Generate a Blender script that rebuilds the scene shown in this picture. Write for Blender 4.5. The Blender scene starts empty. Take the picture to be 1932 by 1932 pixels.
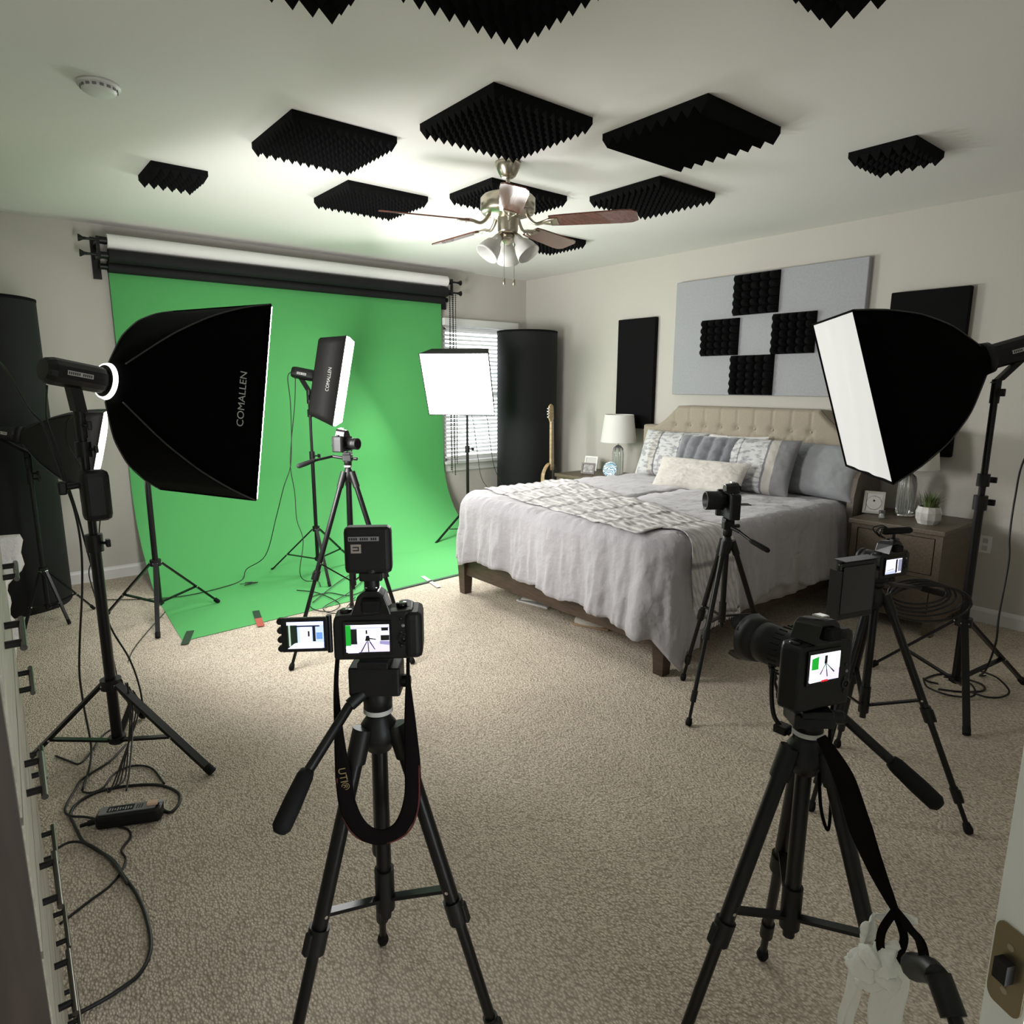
import bpy, math, random
from mathutils import Vector, Matrix, noise
V=Vector; PI=math.pi
R_=math.radians
random.seed(7)
scn=bpy.context.scene
COL=scn.collection
# ---------------------------------------------------------------- camera
f,p,yaw,roll,H=1250.94,.188455,.68291,.003713,1.55694
F_=V((math.sin(yaw),math.cos(yaw),0)); Rt=V((math.cos(yaw),-math.sin(yaw),0)); Up=V((0,0,1))
fw=F_*math.cos(p)-Up*math.sin(p); up0=F_*math.sin(p)+Up*math.cos(p)
R2=Rt*math.cos(roll)+up0*math.sin(roll); up2=up0*math.cos(roll)-Rt*math.sin(roll)
cd=bpy.data.cameras.new('camera'); cam=bpy.data.objects.new('camera',cd); COL.objects.link(cam)
cd.sensor_width=36; cd.lens=36*f/1932; cd.clip_start=.02
m=Matrix.Identity(4)
for i in range(3): m[i][0]=R2[i]; m[i][1]=up2[i]; m[i][2]=-fw[i]
m[0][3],m[1][3],m[2][3]=0,0,H
cam.matrix_world=m
scn.camera=cam
# ---------------------------------------------------------------- light levels
SOFT_L=11.0; PANEL_MID=10.0; PANEL_BACK=11.5; SOFT_R=.13; SOFT_FAR=3.0; SKY=2.3
scn.view_settings.view_transform='Standard'; scn.view_settings.look='None'
scn.view_settings.exposure=1.6; scn.view_settings.gamma=1
w=bpy.data.worlds.new('world'); scn.world=w; w.use_nodes=True
bg=w.node_tree.nodes['Background']; bg.inputs[0].default_value=(.90,.95,1,1); bg.inputs[1].default_value=SKY
# ---------------------------------------------------------------- materials
def mat(name,col,rough=.6,metal=0,bump=None,spec=.5,var=None,trans=0,emit=None,sheen=0,coat=0):
    m=bpy.data.materials.new(name); m.use_nodes=True; nt=m.node_tree; b=nt.nodes['Principled BSDF']
    b.inputs['Base Color'].default_value=(*col,1); b.inputs['Roughness'].default_value=rough; b.inputs['Metallic'].default_value=metal
    b.inputs['Specular IOR Level'].default_value=spec; b.inputs['Transmission Weight'].default_value=trans
    b.inputs['Sheen Weight'].default_value=sheen; b.inputs['Coat Weight'].default_value=coat
    if emit: b.inputs['Emission Color'].default_value=(*emit[0],1); b.inputs['Emission Strength'].default_value=emit[1]
    tc=nt.nodes.new('ShaderNodeTexCoord')
    if var:   # (scale, amount, [stretch])
        n=nt.nodes.new('ShaderNodeTexNoise'); n.inputs['Scale'].default_value=var[0]; n.inputs['Detail'].default_value=4
        if len(var)>2:
            mp=nt.nodes.new('ShaderNodeMapping'); mp.inputs['Scale'].default_value=var[2]; nt.links.new(tc.outputs['Object'],mp.inputs[0]); nt.links.new(mp.outputs[0],n.inputs[0])
        else: nt.links.new(tc.outputs['Object'],n.inputs[0])
        r=nt.nodes.new('ShaderNodeValToRGB'); r.color_ramp.elements[0].position=.3; r.color_ramp.elements[1].position=.7
        a=var[1]
        r.color_ramp.elements[0].color=(*[c*(1-a) for c in col],1); r.color_ramp.elements[1].color=(*[min(1,c*(1+a)) for c in col],1)
        nt.links.new(n.outputs['Fac'],r.inputs[0]); nt.links.new(r.outputs[0],b.inputs['Base Color'])
    if bump:  # (scale, strength, distance)
        n=nt.nodes.new('ShaderNodeTexNoise'); n.inputs['Scale'].default_value=bump[0]; n.inputs['Detail'].default_value=3
        nt.links.new(tc.outputs['Object'],n.inputs[0])
        bp=nt.nodes.new('ShaderNodeBump'); bp.inputs['Strength'].default_value=bump[1]; bp.inputs['Distance'].default_value=bump[2]
        nt.links.new(n.outputs['Fac'],bp.inputs['Height']); nt.links.new(bp.outputs[0],b.inputs['Normal'])
    return m
def emat(name,col,s):
    m=bpy.data.materials.new(name); m.use_nodes=True; nt=m.node_tree
    b=nt.nodes['Principled BSDF']; b.inputs['Base Color'].default_value=(.8,.8,.8,1); b.inputs['Roughness'].default_value=.8
    b.inputs['Emission Color'].default_value=(*col,1); b.inputs['Emission Strength'].default_value=s
    return m
BLK=mat('black plastic',(.0045,.0045,.0045),.45,spec=.35,bump=(400,.15,.001))
BLKM=mat('black painted metal',(.0045,.0045,.005),.34,.2,spec=.4)
BLKG=mat('black gloss plastic',(.004,.004,.004),.2,spec=.4)
RUB=mat('black rubber',(.004,.004,.004),.75,spec=.25)
FAB=mat('black nylon fabric',(.0013,.0013,.0013),.9,bump=(60,.3,.004),spec=.05)
FABI=mat('dark grey nylon fabric',(.011,.0105,.010),.6,bump=(60,.3,.004),spec=.3)
PIPE=mat('grey piping',(.04,.04,.04),.6)
CHR=mat('chrome',(.75,.75,.75),.15,1)
NICK=mat('brushed nickel',(.52,.47,.38),.28,1,bump=(120,.06,.001))
GREY=mat('grey plate',(.22,.22,.22),.5)
LGREY=mat('light grey plastic',(.5,.5,.48),.5)
WHITE=mat('white plastic',(.78,.78,.75),.45)
FOAM=mat('charcoal acoustic foam',(.0055,.0057,.006),.95,bump=(300,.5,.002),spec=.1)
PANB=mat('black panel cloth',(.0055,.0055,.006),.9,bump=(500,.4,.001),spec=.12)
TUBEB=mat('charcoal bass trap cloth',(.009,.0095,.010),.72,bump=(500,.4,.001),spec=.3)
FELT=mat('pale grey felt',(.37,.375,.395),.95,bump=(400,.4,.001),var=(60,.05))
WALL=mat('greige wall paint',(.56,.535,.49),.85,bump=(220,.12,.001),spec=.2)
CEIL=mat('white ceiling paint',(.80,.785,.755),.9,bump=(260,.15,.001),spec=.15)
TRIM=mat('white trim paint',(.74,.74,.72),.4)
DOORM=mat('white door paint',(.80,.82,.78),.45,bump=(300,.1,.001))
def green_mat():
    return mat('chroma green paper',(.085,.36,.108),.75,bump=(3,.05,.01),spec=.25)
GREEN=green_mat()
WPAP=mat('white paper roll',(.80,.78,.78),.7)
BPAP=mat('black paper roll',(.009,.009,.0095),.75,spec=.3)
DUV=mat('lilac grey duvet cotton',(.385,.37,.39),.9,bump=(14,.7,.02),spec=.15,sheen=.3,var=(3,.05))
WOODD=mat('dark walnut wood',(.055,.034,.022),.4,var=(9,.35,(1,1,8)))
WOODG=mat('grey brown oak wood',(.115,.088,.06),.5,var=(7,.25,(1,12,12)),bump=(60,.15,.002))
WOODDR=mat('dark brown stained wood',(.035,.025,.018),.5,var=(6,.3,(8,8,1)))
WOODF=mat('weathered grey wood',(.30,.28,.22),.6,var=(7,.22,(14,1,14)),bump=(50,.2,.002))
LINEN=mat('beige tufted linen',(.36,.315,.25),.9,bump=(350,.5,.001),spec=.15,var=(120,.06))
LINEN_SHADED=mat('shaded linen upholstery',(.13,.105,.085),.65,bump=(300,.3,.001),var=(3,.25))  # headboard linen with its shade mixed into the brown colour
GLASS=mat('clear ribbed glass',(.92,.95,.95),.05,trans=.95)
SHADE=mat('white lamp shade fabric',(.72,.71,.68),.9,bump=(500,.3,.001))
FROST=mat('frosted white glass',(.80,.80,.78),.35,trans=.15,var=(30,.04))
BLADE=mat('reddish mahogany blade',(.15,.055,.038),.25,coat=.7,var=(10,.25,(1,9,9)))
BLADET=mat('pale blade upper laminate',(.75,.73,.74),.35)
def carpet_mat():
    m=bpy.data.materials.new('beige loop carpet'); m.use_nodes=True; nt=m.node_tree; b=nt.nodes['Principled BSDF']
    tc=nt.nodes.new('ShaderNodeTexCoord')
    def noi(sc,d=3):
        n=nt.nodes.new('ShaderNodeTexNoise'); n.inputs['Scale'].default_value=sc; n.inputs['Detail'].default_value=d; nt.links.new(tc.outputs['Object'],n.inputs[0]); return n
    v=nt.nodes.new('ShaderNodeTexVoronoi'); v.inputs['Scale'].default_value=150; v.inputs['Randomness'].default_value=.9
    mp=nt.nodes.new('ShaderNodeMapping'); mp.inputs['Rotation'].default_value=(0,0,.3); mp.inputs['Scale'].default_value=(1,.62,1)
    nt.links.new(tc.outputs['Object'],mp.inputs[0]); nt.links.new(mp.outputs[0],v.inputs[0])
    r=nt.nodes.new('ShaderNodeValToRGB'); e=r.color_ramp.elements
    e[0].position=.15; e[0].color=(.84,.74,.62,1); e[1].position=.75; e[1].color=(.44,.375,.30,1)
    nt.links.new(v.outputs['Distance'],r.inputs[0])
    n2=noi(2.2,5); r2=nt.nodes.new('ShaderNodeValToRGB'); r2.color_ramp.elements[0].position=.35; r2.color_ramp.elements[1].position=.65
    r2.color_ramp.elements[0].color=(.88,.87,.87,1); r2.color_ramp.elements[1].color=(1,1,1,1)
    nt.links.new(n2.outputs['Fac'],r2.inputs[0])
    mx=nt.nodes.new('ShaderNodeMix'); mx.data_type='RGBA'; mx.blend_type='MULTIPLY'; mx.inputs[0].default_value=1
    nt.links.new(r.outputs[0],mx.inputs[6]); nt.links.new(r2.outputs[0],mx.inputs[7])
    nt.links.new(mx.outputs[2],b.inputs['Base Color'])
    b.inputs['Roughness'].default_value=.95; b.inputs['Specular IOR Level'].default_value=.1
    inv=nt.nodes.new('ShaderNodeMath'); inv.operation='SUBTRACT'; inv.inputs[0].default_value=1; nt.links.new(v.outputs['Distance'],inv.inputs[1])
    n3=noi(60,3); ad=nt.nodes.new('ShaderNodeMath'); ad.operation='ADD'; nt.links.new(inv.outputs[0],ad.inputs[0]); nt.links.new(n3.outputs['Fac'],ad.inputs[1])
    bp=nt.nodes.new('ShaderNodeBump'); bp.inputs['Strength'].default_value=.9; bp.inputs['Distance'].default_value=.006
    nt.links.new(ad.outputs[0],bp.inputs['Height']); nt.links.new(bp.outputs[0],b.inputs['Normal'])
    return m
CARPET=carpet_mat()
def stripes_mat(name,c1,c2,scale,axis='X',kind='BANDS',dist=0,lo=.4,hi=.6,rough=.9,bump=0):
    m=bpy.data.materials.new(name); m.use_nodes=True; nt=m.node_tree; b=nt.nodes['Principled BSDF']; b.inputs['Roughness'].default_value=rough
    b.inputs['Specular IOR Level'].default_value=.15
    tc=nt.nodes.new('ShaderNodeTexCoord'); wv=nt.nodes.new('ShaderNodeTexWave'); wv.wave_type=kind; wv.bands_direction=axis
    wv.inputs['Scale'].default_value=scale; wv.inputs['Distortion'].default_value=dist; wv.inputs['Detail'].default_value=2; wv.inputs['Detail Scale'].default_value=2
    nt.links.new(tc.outputs['Object'],wv.inputs[0])
    r=nt.nodes.new('ShaderNodeValToRGB'); r.color_ramp.elements[0].position=lo; r.color_ramp.elements[1].position=hi
    r.color_ramp.elements[0].color=(*c1,1); r.color_ramp.elements[1].color=(*c2,1)
    nt.links.new(wv.outputs['Fac'],r.inputs[0]); nt.links.new(r.outputs[0],b.inputs['Base Color'])
    if bump:
        bp=nt.nodes.new('ShaderNodeBump'); bp.inputs['Strength'].default_value=.8; bp.inputs['Distance'].default_value=bump
        nt.links.new(wv.outputs['Fac'],bp.inputs['Height']); nt.links.new(bp.outputs[0],b.inputs['Normal'])
    return m
# ---------------------------------------------------------------- mesh builder
class MB:
    def __init__(s): s.v=[]; s.f=[]; s.sm=[]; s.mi=[]; s.mats=[]
    def mi_(s,m):
        if m not in s.mats: s.mats.append(m)
        return s.mats.index(m)
    def add(s,vs,fs,m,smooth=False):
        o=len(s.v); i=s.mi_(m); s.v+= [V(a) for a in vs]
        for q in fs: s.f.append([o+k for k in q]); s.sm.append(smooth); s.mi.append(i)
        return s
    def box(s,c,sz,m,M=None):
        x,y,z=[a/2 for a in sz]; c=V(c)
        vs=[V((i*x,j*y,k*z)) for i in(-1,1) for j in(-1,1) for k in(-1,1)]
        if M: vs=[M@a for a in vs]
        vs=[a+c for a in vs]
        return s.add(vs,[(0,1,3,2),(4,6,7,5),(0,4,5,1),(2,3,7,6),(0,2,6,4),(1,5,7,3)],m)
    def rbox(s,c,sz,b,m,M=None):
        # box with rounded vertical edges and chamfered top / bottom
        x,y,z=[a/2 for a in sz]; c=V(c); pts=[]
        n=4
        for cx,cy,a0 in((x-b,y-b,0),(-x+b,y-b,PI/2),(-x+b,-y+b,PI),(x-b,-y+b,1.5*PI)):
            for i in range(n+1):
                a=a0+i*PI/2/n; pts.append((cx,cy,math.cos(a),math.sin(a)))
        rings=[]
        q=min(b,z*.6)
        for zz,ins in((-z,q*.7),(-z+q*.35,q*.15),(-z+q,0),(z-q,0),(z-q*.35,q*.15),(z,q*.7)):
            rings.append([V((px+cc*(b-ins),py+ss*(b-ins),zz)) for px,py,cc,ss in pts])
        vs=[a for r in rings for a in r]; N=len(pts); fs=[]
        for k in range(len(rings)-1):
            for i in range(N): fs.append((k*N+i,k*N+(i+1)%N,(k+1)*N+(i+1)%N,(k+1)*N+i))
        fs.append(tuple(range(N-1,-1,-1))); fs.append(tuple((len(rings)-1)*N+i for i in range(N)))
        if M: vs=[M@a for a in vs]
        return s.add([a+c for a in vs],fs,m,False)
    def cyl(s,p0,p1,r0,m,r1=None,n=16,cap=True,smooth=True):
        r1=r0 if r1 is None else r1; p0=V(p0);p1=V(p1); d=(p1-p0).normalized()
        a=d.cross(V((0,0,1))); a=V((1,0,0)) if a.length<1e-4 else a.normalized(); b=d.cross(a)
        vs=[]
        for P,r in((p0,r0),(p1,r1)):
            for i in range(n):
                t=2*PI*i/n; vs.append(P+a*math.cos(t)*r+b*math.sin(t)*r)
        s.add(vs,[(i,(i+1)%n,n+(i+1)%n,n+i) for i in range(n)],m,smooth)
        if cap:
            s.add(vs,[tuple(range(n-1,-1,-1)),tuple(range(n,2*n))],m,False)
        return s
    def lathe(s,prof,o,ax,m,n=24,smooth=True):
        # prof: list of (distance along axis, radius)
        o=V(o); d=V(ax).normalized(); a=d.cross(V((0,0,1))); a=V((1,0,0)) if a.length<1e-3 else a.normalized(); b=d.cross(a)
        vs=[]
        for h,r in prof:
            for i in range(n):
                t=2*PI*i/n; vs.append(o+d*h+a*math.cos(t)*r+b*math.sin(t)*r)
        fs=[]
        for k in range(len(prof)-1):
            for i in range(n): fs.append((k*n+i,k*n+(i+1)%n,(k+1)*n+(i+1)%n,(k+1)*n+i))
        s.add(vs,fs,m,smooth); return s
    def tube(s,pts,r,m,n=8,smooth=True,sub=6,closed=False,flat=None):
        P=[V(a) for a in pts]; rs=r if isinstance(r,(list,tuple)) else [r]*len(P)
        out=[];ro=[]
        if sub>1 and len(P)>2:
            for i in range(len(P)-1):
                p0=P[max(i-1,0)];p1=P[i];p2=P[i+1];p3=P[min(i+2,len(P)-1)]
                for k in range(sub):
                    t=k/sub; out.append(.5*((2*p1)+(-p0+p2)*t+(2*p0-5*p1+4*p2-p3)*t*t+(-p0+3*p1-3*p2+p3)*t**3)); ro.append(rs[i]*(1-t)+rs[i+1]*t)
            out.append(P[-1]); ro.append(rs[-1])
        else: out=P; ro=list(rs)
        vs=[]; prev=None
        for i,c in enumerate(out):
            d=(out[min(i+1,len(out)-1)]-out[max(i-1,0)]).normalized()
            if prev is None:
                a=d.cross(V((0,0,1))); a=V((1,0,0)) if a.length<1e-3 else a.normalized()
            else:
                a=prev-d*prev.dot(d); a.normalize()
            prev=a; b=d.cross(a)
            for k in range(n):
                t=2*PI*k/n
                if flat: vs.append(c+d.cross(V(flat)).normalized()*math.cos(t)*ro[i]+V(flat).normalized()*math.sin(t)*ro[i]*.14)
                else: vs.append(c+a*math.cos(t)*ro[i]+b*math.sin(t)*ro[i])
        fs=[(i*n+k,i*n+(k+1)%n,(i+1)*n+(k+1)%n,(i+1)*n+k) for i in range(len(out)-1) for k in range(n)]
        fs+= [tuple(range(n-1,-1,-1)),tuple((len(out)-1)*n+k for k in range(n))]
        return s.add(vs,fs,m,smooth)
    def grid(s,fn,nu,nv,m,smooth=True,two=False):
        vs=[fn(i/nu,j/nv) for i in range(nu+1) for j in range(nv+1)]
        fs=[(i*(nv+1)+j,(i+1)*(nv+1)+j,(i+1)*(nv+1)+j+1,i*(nv+1)+j+1) for i in range(nu) for j in range(nv)]
        return s.add(vs,fs,m,smooth)
    def quad(s,a,b,c,d,m): return s.add([a,b,c,d],[(0,1,2,3)],m)
    def prism(s,pts,off,m,smooth=False):
        n=len(pts); off=V(off); vs=[V(a) for a in pts]+[V(a)+off for a in pts]
        s.add(vs,[tuple(range(n-1,-1,-1)),tuple(range(n,2*n))],m)
        return s.add(vs,[(i,(i+1)%n,n+(i+1)%n,n+i) for i in range(n)],m,smooth)
    def xf(s,M): s.v=[M@a for a in s.v]; return s
    def build(s,name,parent=None,loc=(0,0,0)):
        base=V(loc)
        if parent: base=V(parent['_o'])
        me=bpy.data.meshes.new(name); me.from_pydata([tuple(a-base) for a in s.v],[],s.f)
        for m in s.mats: me.materials.append(m)
        me.polygons.foreach_set('material_index',s.mi); me.polygons.foreach_set('use_smooth',s.sm); me.update()
        import bmesh
        bm=bmesh.new(); bm.from_mesh(me); bmesh.ops.recalc_face_normals(bm,faces=bm.faces); bm.to_mesh(me); bm.free()
        o=bpy.data.objects.new(name,me); COL.objects.link(o)
        if parent: o.parent=parent; o['_o']=parent['_o']
        else: o.location=base; o['_o']=tuple(base)
        return o
def tag(o,label,cat=None,group=None,kind=None):
    if label: o['label']=label
    if cat: o['category']=cat
    if group: o['group']=group
    if kind: o['kind']=kind
    return o
def thing(name,label,cat,loc,group=None):
    o=bpy.data.objects.new(name,None); COL.objects.link(o); o.location=loc; o['_o']=tuple(loc); o.empty_display_size=.05
    return tag(o,label,cat,group)
def struct(mb,name,parent=None):
    o=mb.build(name,parent)
    if not parent: o['kind']='structure'
    return o
def smooth_by_angle(o,ang=40):
    pass
# ---------------------------------------------------------------- room shell
CH=2.74; X1=5.16; Y1=6.10; X0=-.52; Y0=-.24
struct(MB().box(((X0+X1)/2,(Y0+Y1)/2,-.05),(X1-X0+.4,Y1-Y0+.4,.1),CARPET),'floor')
struct(MB().box(((X0+X1)/2,(Y0+Y1)/2,CH+.05),(X1-X0+.4,Y1-Y0+.4,.1),CEIL),'ceiling')
struct(MB().box((X1+.07,(Y0+Y1)/2,CH/2),(.14,Y1-Y0,CH),WALL),'wall_right')
struct(MB().box((X0-.07,(Y0+Y1)/2,CH/2),(.14,Y1-Y0,CH),WALL),'wall_left')
b=MB()
b.box(((X0+.50)/2-.07,Y0-.07,CH/2),(.50-X0+.14,.14,CH),WALL); b.box(((X1+1.46)/2+.07,Y0-.07,CH/2),(X1-1.46+.14,.14,CH),WALL); b.box((.98,Y0-.07,(2.07+CH)/2),(.96,.14,CH-2.07),WALL)  # unseen doorway gap, added behind the camera to let in foreground fill
struct(b,'wall_near')
wx0,wx1,wz0,wz1=4.02,4.93,.74,2.19
b=MB()
b.box(((X0+wx0)/2-.07,Y1+.07,CH/2),(wx0-X0+.14,.14,CH),WALL)
b.box(((X1+wx1)/2+.07,Y1+.07,CH/2),(X1-wx1+.14,.14,CH),WALL)
b.box(((wx0+wx1)/2,Y1+.07,wz0/2),(wx1-wx0,.14,wz0),WALL)
b.box(((wx0+wx1)/2,Y1+.07,(wz1+CH)/2),(wx1-wx0,.14,CH-wz1),WALL)
struct(b,'wall_back')
def base(name,p0,p1,n):
    # skirting with a stepped top
    p0=V(p0);p1=V(p1);n=V(n); prof=[(0,0),(.016,0),(.016,.075),(.011,.088),(.006,.095),(0,.1)]
    bb=MB(); pts=[p0+n*a+V((0,0,h)) for a,h in prof]
    bb.prism(pts,p1-p0,TRIM); struct(bb,name)
base('baseboard_back',(X0,Y1,0),(X1,Y1,0),(0,-1,0))
base('baseboard_right',(X1,Y0,0),(X1,Y1,0),(-1,0,0))
base('baseboard_left',(X0,Y0,0),(X0,Y1,0),(1,0,0))
# window: frame, glass, sill
wn=thing('window_1',None,None,(4.475,Y1,.74)); wn['kind']='structure'
b=MB()
for c,s in(((4.475,Y1+.08,wz0+.025),(.91,.06,.05)),((4.475,Y1+.08,wz1-.025),(.91,.06,.05)),((wx0+.025,Y1+.08,1.465),(.05,.06,1.45)),((wx1-.025,Y1+.08,1.465),(.05,.06,1.45)),((4.475,Y1+.08,1.46),(.91,.05,.05))):
    b.box(c,s,TRIM)
b.build('window_frame',wn)
MB().box((4.475,Y1+.09,1.465),(.86,.006,1.4),mat('window glass',(1,1,1),.02,trans=1,spec=.5)).build('pane',wn)
b=MB(); b.box((4.41,Y1-.03,.725),(.86,.10,.03),TRIM); b.box((4.41,Y1-.01,.67),(.82,.02,.09),TRIM)
b.build('window_sill',wn)
# blind
BLM=bpy.data.materials.new('translucent white slat'); BLM.use_nodes=True; _n=BLM.node_tree; _p=_n.nodes['Principled BSDF']; _p.inputs['Base Color'].default_value=(.82,.82,.80,1); _p.inputs['Roughness'].default_value=.5
_t=_n.nodes.new('ShaderNodeBsdfTranslucent'); _t.inputs[0].default_value=(.85,.85,.84,1); _m=_n.nodes.new('ShaderNodeMixShader'); _m.inputs[0].default_value=.45
_n.links.new(_p.outputs[0],_m.inputs[1]); _n.links.new(_t.outputs[0],_m.inputs[2]); _n.links.new(_m.outputs[0],_n.nodes['Material Output'].inputs[0])
bl=thing('window_blind','white slatted blind lowered over the window beside the green backdrop','window blind',(4.475,Y1-.04,.78))
b=MB()
z=2.165
while z>.80:
    t=R_(28); c=V((4.475,Y1-.045,z)); hw=.024
    d=V((0,math.cos(t),math.sin(t)))*hw; n=V((0,-math.sin(t),math.cos(t)))*.0015
    b.add([c+V((sx*.485,0,0))+d*sd+n*sn for sx in(-1,1) for sd in(-1,1) for sn in(-1,1)],[(0,1,3,2),(4,6,7,5),(0,4,5,1),(2,3,7,6),(0,2,6,4),(1,5,7,3)],BLM)
    z-=.043
b.build('slats',bl)
MB().box((4.475,Y1-.05,2.215),(1.0,.075,.072),TRIM).build('headrail',bl)
MB().box((4.475,Y1-.045,.785),(.97,.05,.022),TRIM).build('bottom_rail',bl)
b=MB()
for x in(4.12,4.475,4.83): b.cyl((x,Y1-.073,.79),(x,Y1-.073,2.18),.0014,WHITE,n=6)
b.build('ladder_cord',bl)
# near door, open, seen edge on
dr=thing('door_1',None,None,(.755,.143,.01)); dr['kind']='structure'
dd=V((.897,-.442,0)).normalized(); nn=V((-dd.y,dd.x,0))*-1   # nn points to the hall side
def dpt(a,b_,z): return V((.755,.143,0))+dd*a+nn*b_+V((0,0,z))
b=MB(); b.prism([dpt(0,0,.012),dpt(.003,-.0,.012),dpt(.77,0,.012),dpt(.77,.042,.012),dpt(.0,.042,.012)],(0,0,2.02),DOORM); b.build('door_leaf',dr)
lp=MB()
zc=.985; pts=[]
for cx,cz,a0 in((.009,.034,0),(-.009,.034,90),(-.009,-.034,180),(.009,-.034,270)):
    for k in range(5):
        a=R_(a0+k*22.5); pts.append(dpt(-.0006,.021+cx+math.cos(a)*.009,zc+cz+math.sin(a)*.012))
lp.prism(pts,-dd*.0016,mat('tarnished brass latch plate',(.34,.29,.18),.35,1)); l_=lp.build('latch_plate',dr)
b=MB(); b.box(dpt(-.006,.021,zc),(.014,.014,.022),BLKM,Matrix.Rotation(R_(-26),3,'Z')); 
for dz in(.025,-.025): b.cyl(dpt(-.0015,.021,zc+dz),dpt(-.0035,.021,zc+dz),.0035,NICK)
b.build('latch_bolt',l_)
# ---------------------------------------------------------------- ceiling foam
def foam_mesh(w,d,base,tip,n,mode='pyr'):
    b=MB(); b.box((0,0,-base/2),(w,d,base),FOAM)
    pw,pd=w/n,d/n
    if mode=='pyr':
        for i in range(n):
            for j in range(n):
                x=-w/2+i*pw; y=-d/2+j*pd; z=-base
                b.add([(x,y,z),(x+pw,y,z),(x+pw,y+pd,z),(x,y+pd,z),(x+pw/2,y+pd/2,z-tip)],[(0,1,4),(1,2,4),(2,3,4),(3,0,4)],FOAM)
    else:
        for j in range(n):
            y=-d/2+j*pd; z=-base; x=-w/2
            b.add([(x,y,z),(x,y+pd,z),(x,y+pd/2,z-tip),(-x,y,z),(-x,y+pd,z),(-x,y+pd/2,z-tip)],[(0,3,5,2),(1,2,5,4),(0,2,1),(3,4,5)],FOAM)
    return b
def foam(x0,y0,x1,y1,n,label,mode='pyr',tip=.042,base=.028):
    o=foam_mesh(x1-x0,y1-y0,base,tip,n,mode).build('acoustic_foam_panel'); o.location=((x0+x1)/2,(y0+y1)/2,CH)
    tag(o,label,'acoustic foam','charcoal acoustic foam panels on the ceiling'); return o
foam(1.25,3.07,1.77,3.60,12,'large charcoal pyramid foam panel on ceiling between smoke alarm and ceiling fan')
foam(1.77,2.30,2.33,2.86,12,'charcoal pyramid foam panel on ceiling just in front of the fan canopy')
foam(2.51,1.82,3.08,2.41,9,'charcoal wedge foam panel with long parallel ridges, right of the ceiling fan',mode='wedge')
foam(1.89,3.86,2.44,4.36,12,'charcoal pyramid foam panel on ceiling behind the thin left fan blade')
foam(2.51,3.28,3.11,3.72,12,'charcoal pyramid foam panel on ceiling directly behind the fan motor')
foam(3.23,2.64,3.77,3.20,12,'charcoal pyramid foam panel on ceiling behind tip of the right brown fan blade')
foam(.92,4.22,1.21,4.56,6,'small charcoal foam panel on ceiling above the green backdrop, farthest left')
foam(3.67,1.46,4.03,1.78,6,'small charcoal foam panel on ceiling, farthest right over the bed side')
foam(3.72,4.12,4.13,4.56,10,'charcoal foam panel on ceiling half hidden by the lower right fan blade')
foam(.55,1.66,1.05,2.18,8,'charcoal foam panel cut by top edge of picture, leftmost of the three',tip=.055)
foam(1.05,1.40,1.59,1.93,10,'large charcoal foam panel cut by top edge of picture, middle of the three',tip=.055)
foam(1.77,.72,2.27,1.21,7,'charcoal foam panel cut by top edge of picture, rightmost of the three',tip=.055)
# smoke alarm
t=thing('smoke_alarm','round white smoke alarm on the ceiling at upper left','smoke alarm',(.56,3.33,CH))
MB().lathe([(0,.0),(0,.078),(.012,.078),(.012,.066),(.028,.062),(.036,.05),(.038,.0)],(.56,3.33,CH),(0,0,-1),WHITE,n=32).build('body',t)
b=MB()
for k in range(16):
    a=2*PI*k/16; c=V((.56+math.cos(a)*.0655,3.33+math.sin(a)*.0655,CH-.02)); b.box(c,(.004,.014,.009),GREY,Matrix.Rotation(a,3,'Z'))
b.build('vent',t)
# ---------------------------------------------------------------- ceiling fan
FX,FY=2.42,3.02
fan=thing('ceiling_fan','nickel ceiling fan with mahogany blades and frosted glass shades','ceiling fan',(FX,FY,CH))
MB().lathe([(0,0),(0,.07),(.012,.07),(.03,.064),(.07,.042),(.078,.03),(.078,0)],(FX,FY,CH),(0,0,-1),NICK,n=32).build('canopy',fan)
MB().cyl((FX,FY,2.67),(FX,FY,2.56),.011,NICK).build('downrod',fan)
b=MB(); b.lathe([(0,.02),(.006,.09),(.02,.135),(.035,.15),(.095,.15),(.11,.14),(.12,.11),(.13,.07),(.135,0)],(FX,FY,2.59),(0,0,-1),NICK,n=40); b.build('motor',fan)
b=MB(); b.lathe([(0,.0),(0,.06),(.01,.058),(.07,.055),(.085,.05),(.09,.03),(.1,.0)],(FX,FY,2.462),(0,0,-1),NICK,n=28); b.build('switch_housing',fan)
BZ=2.432
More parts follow.
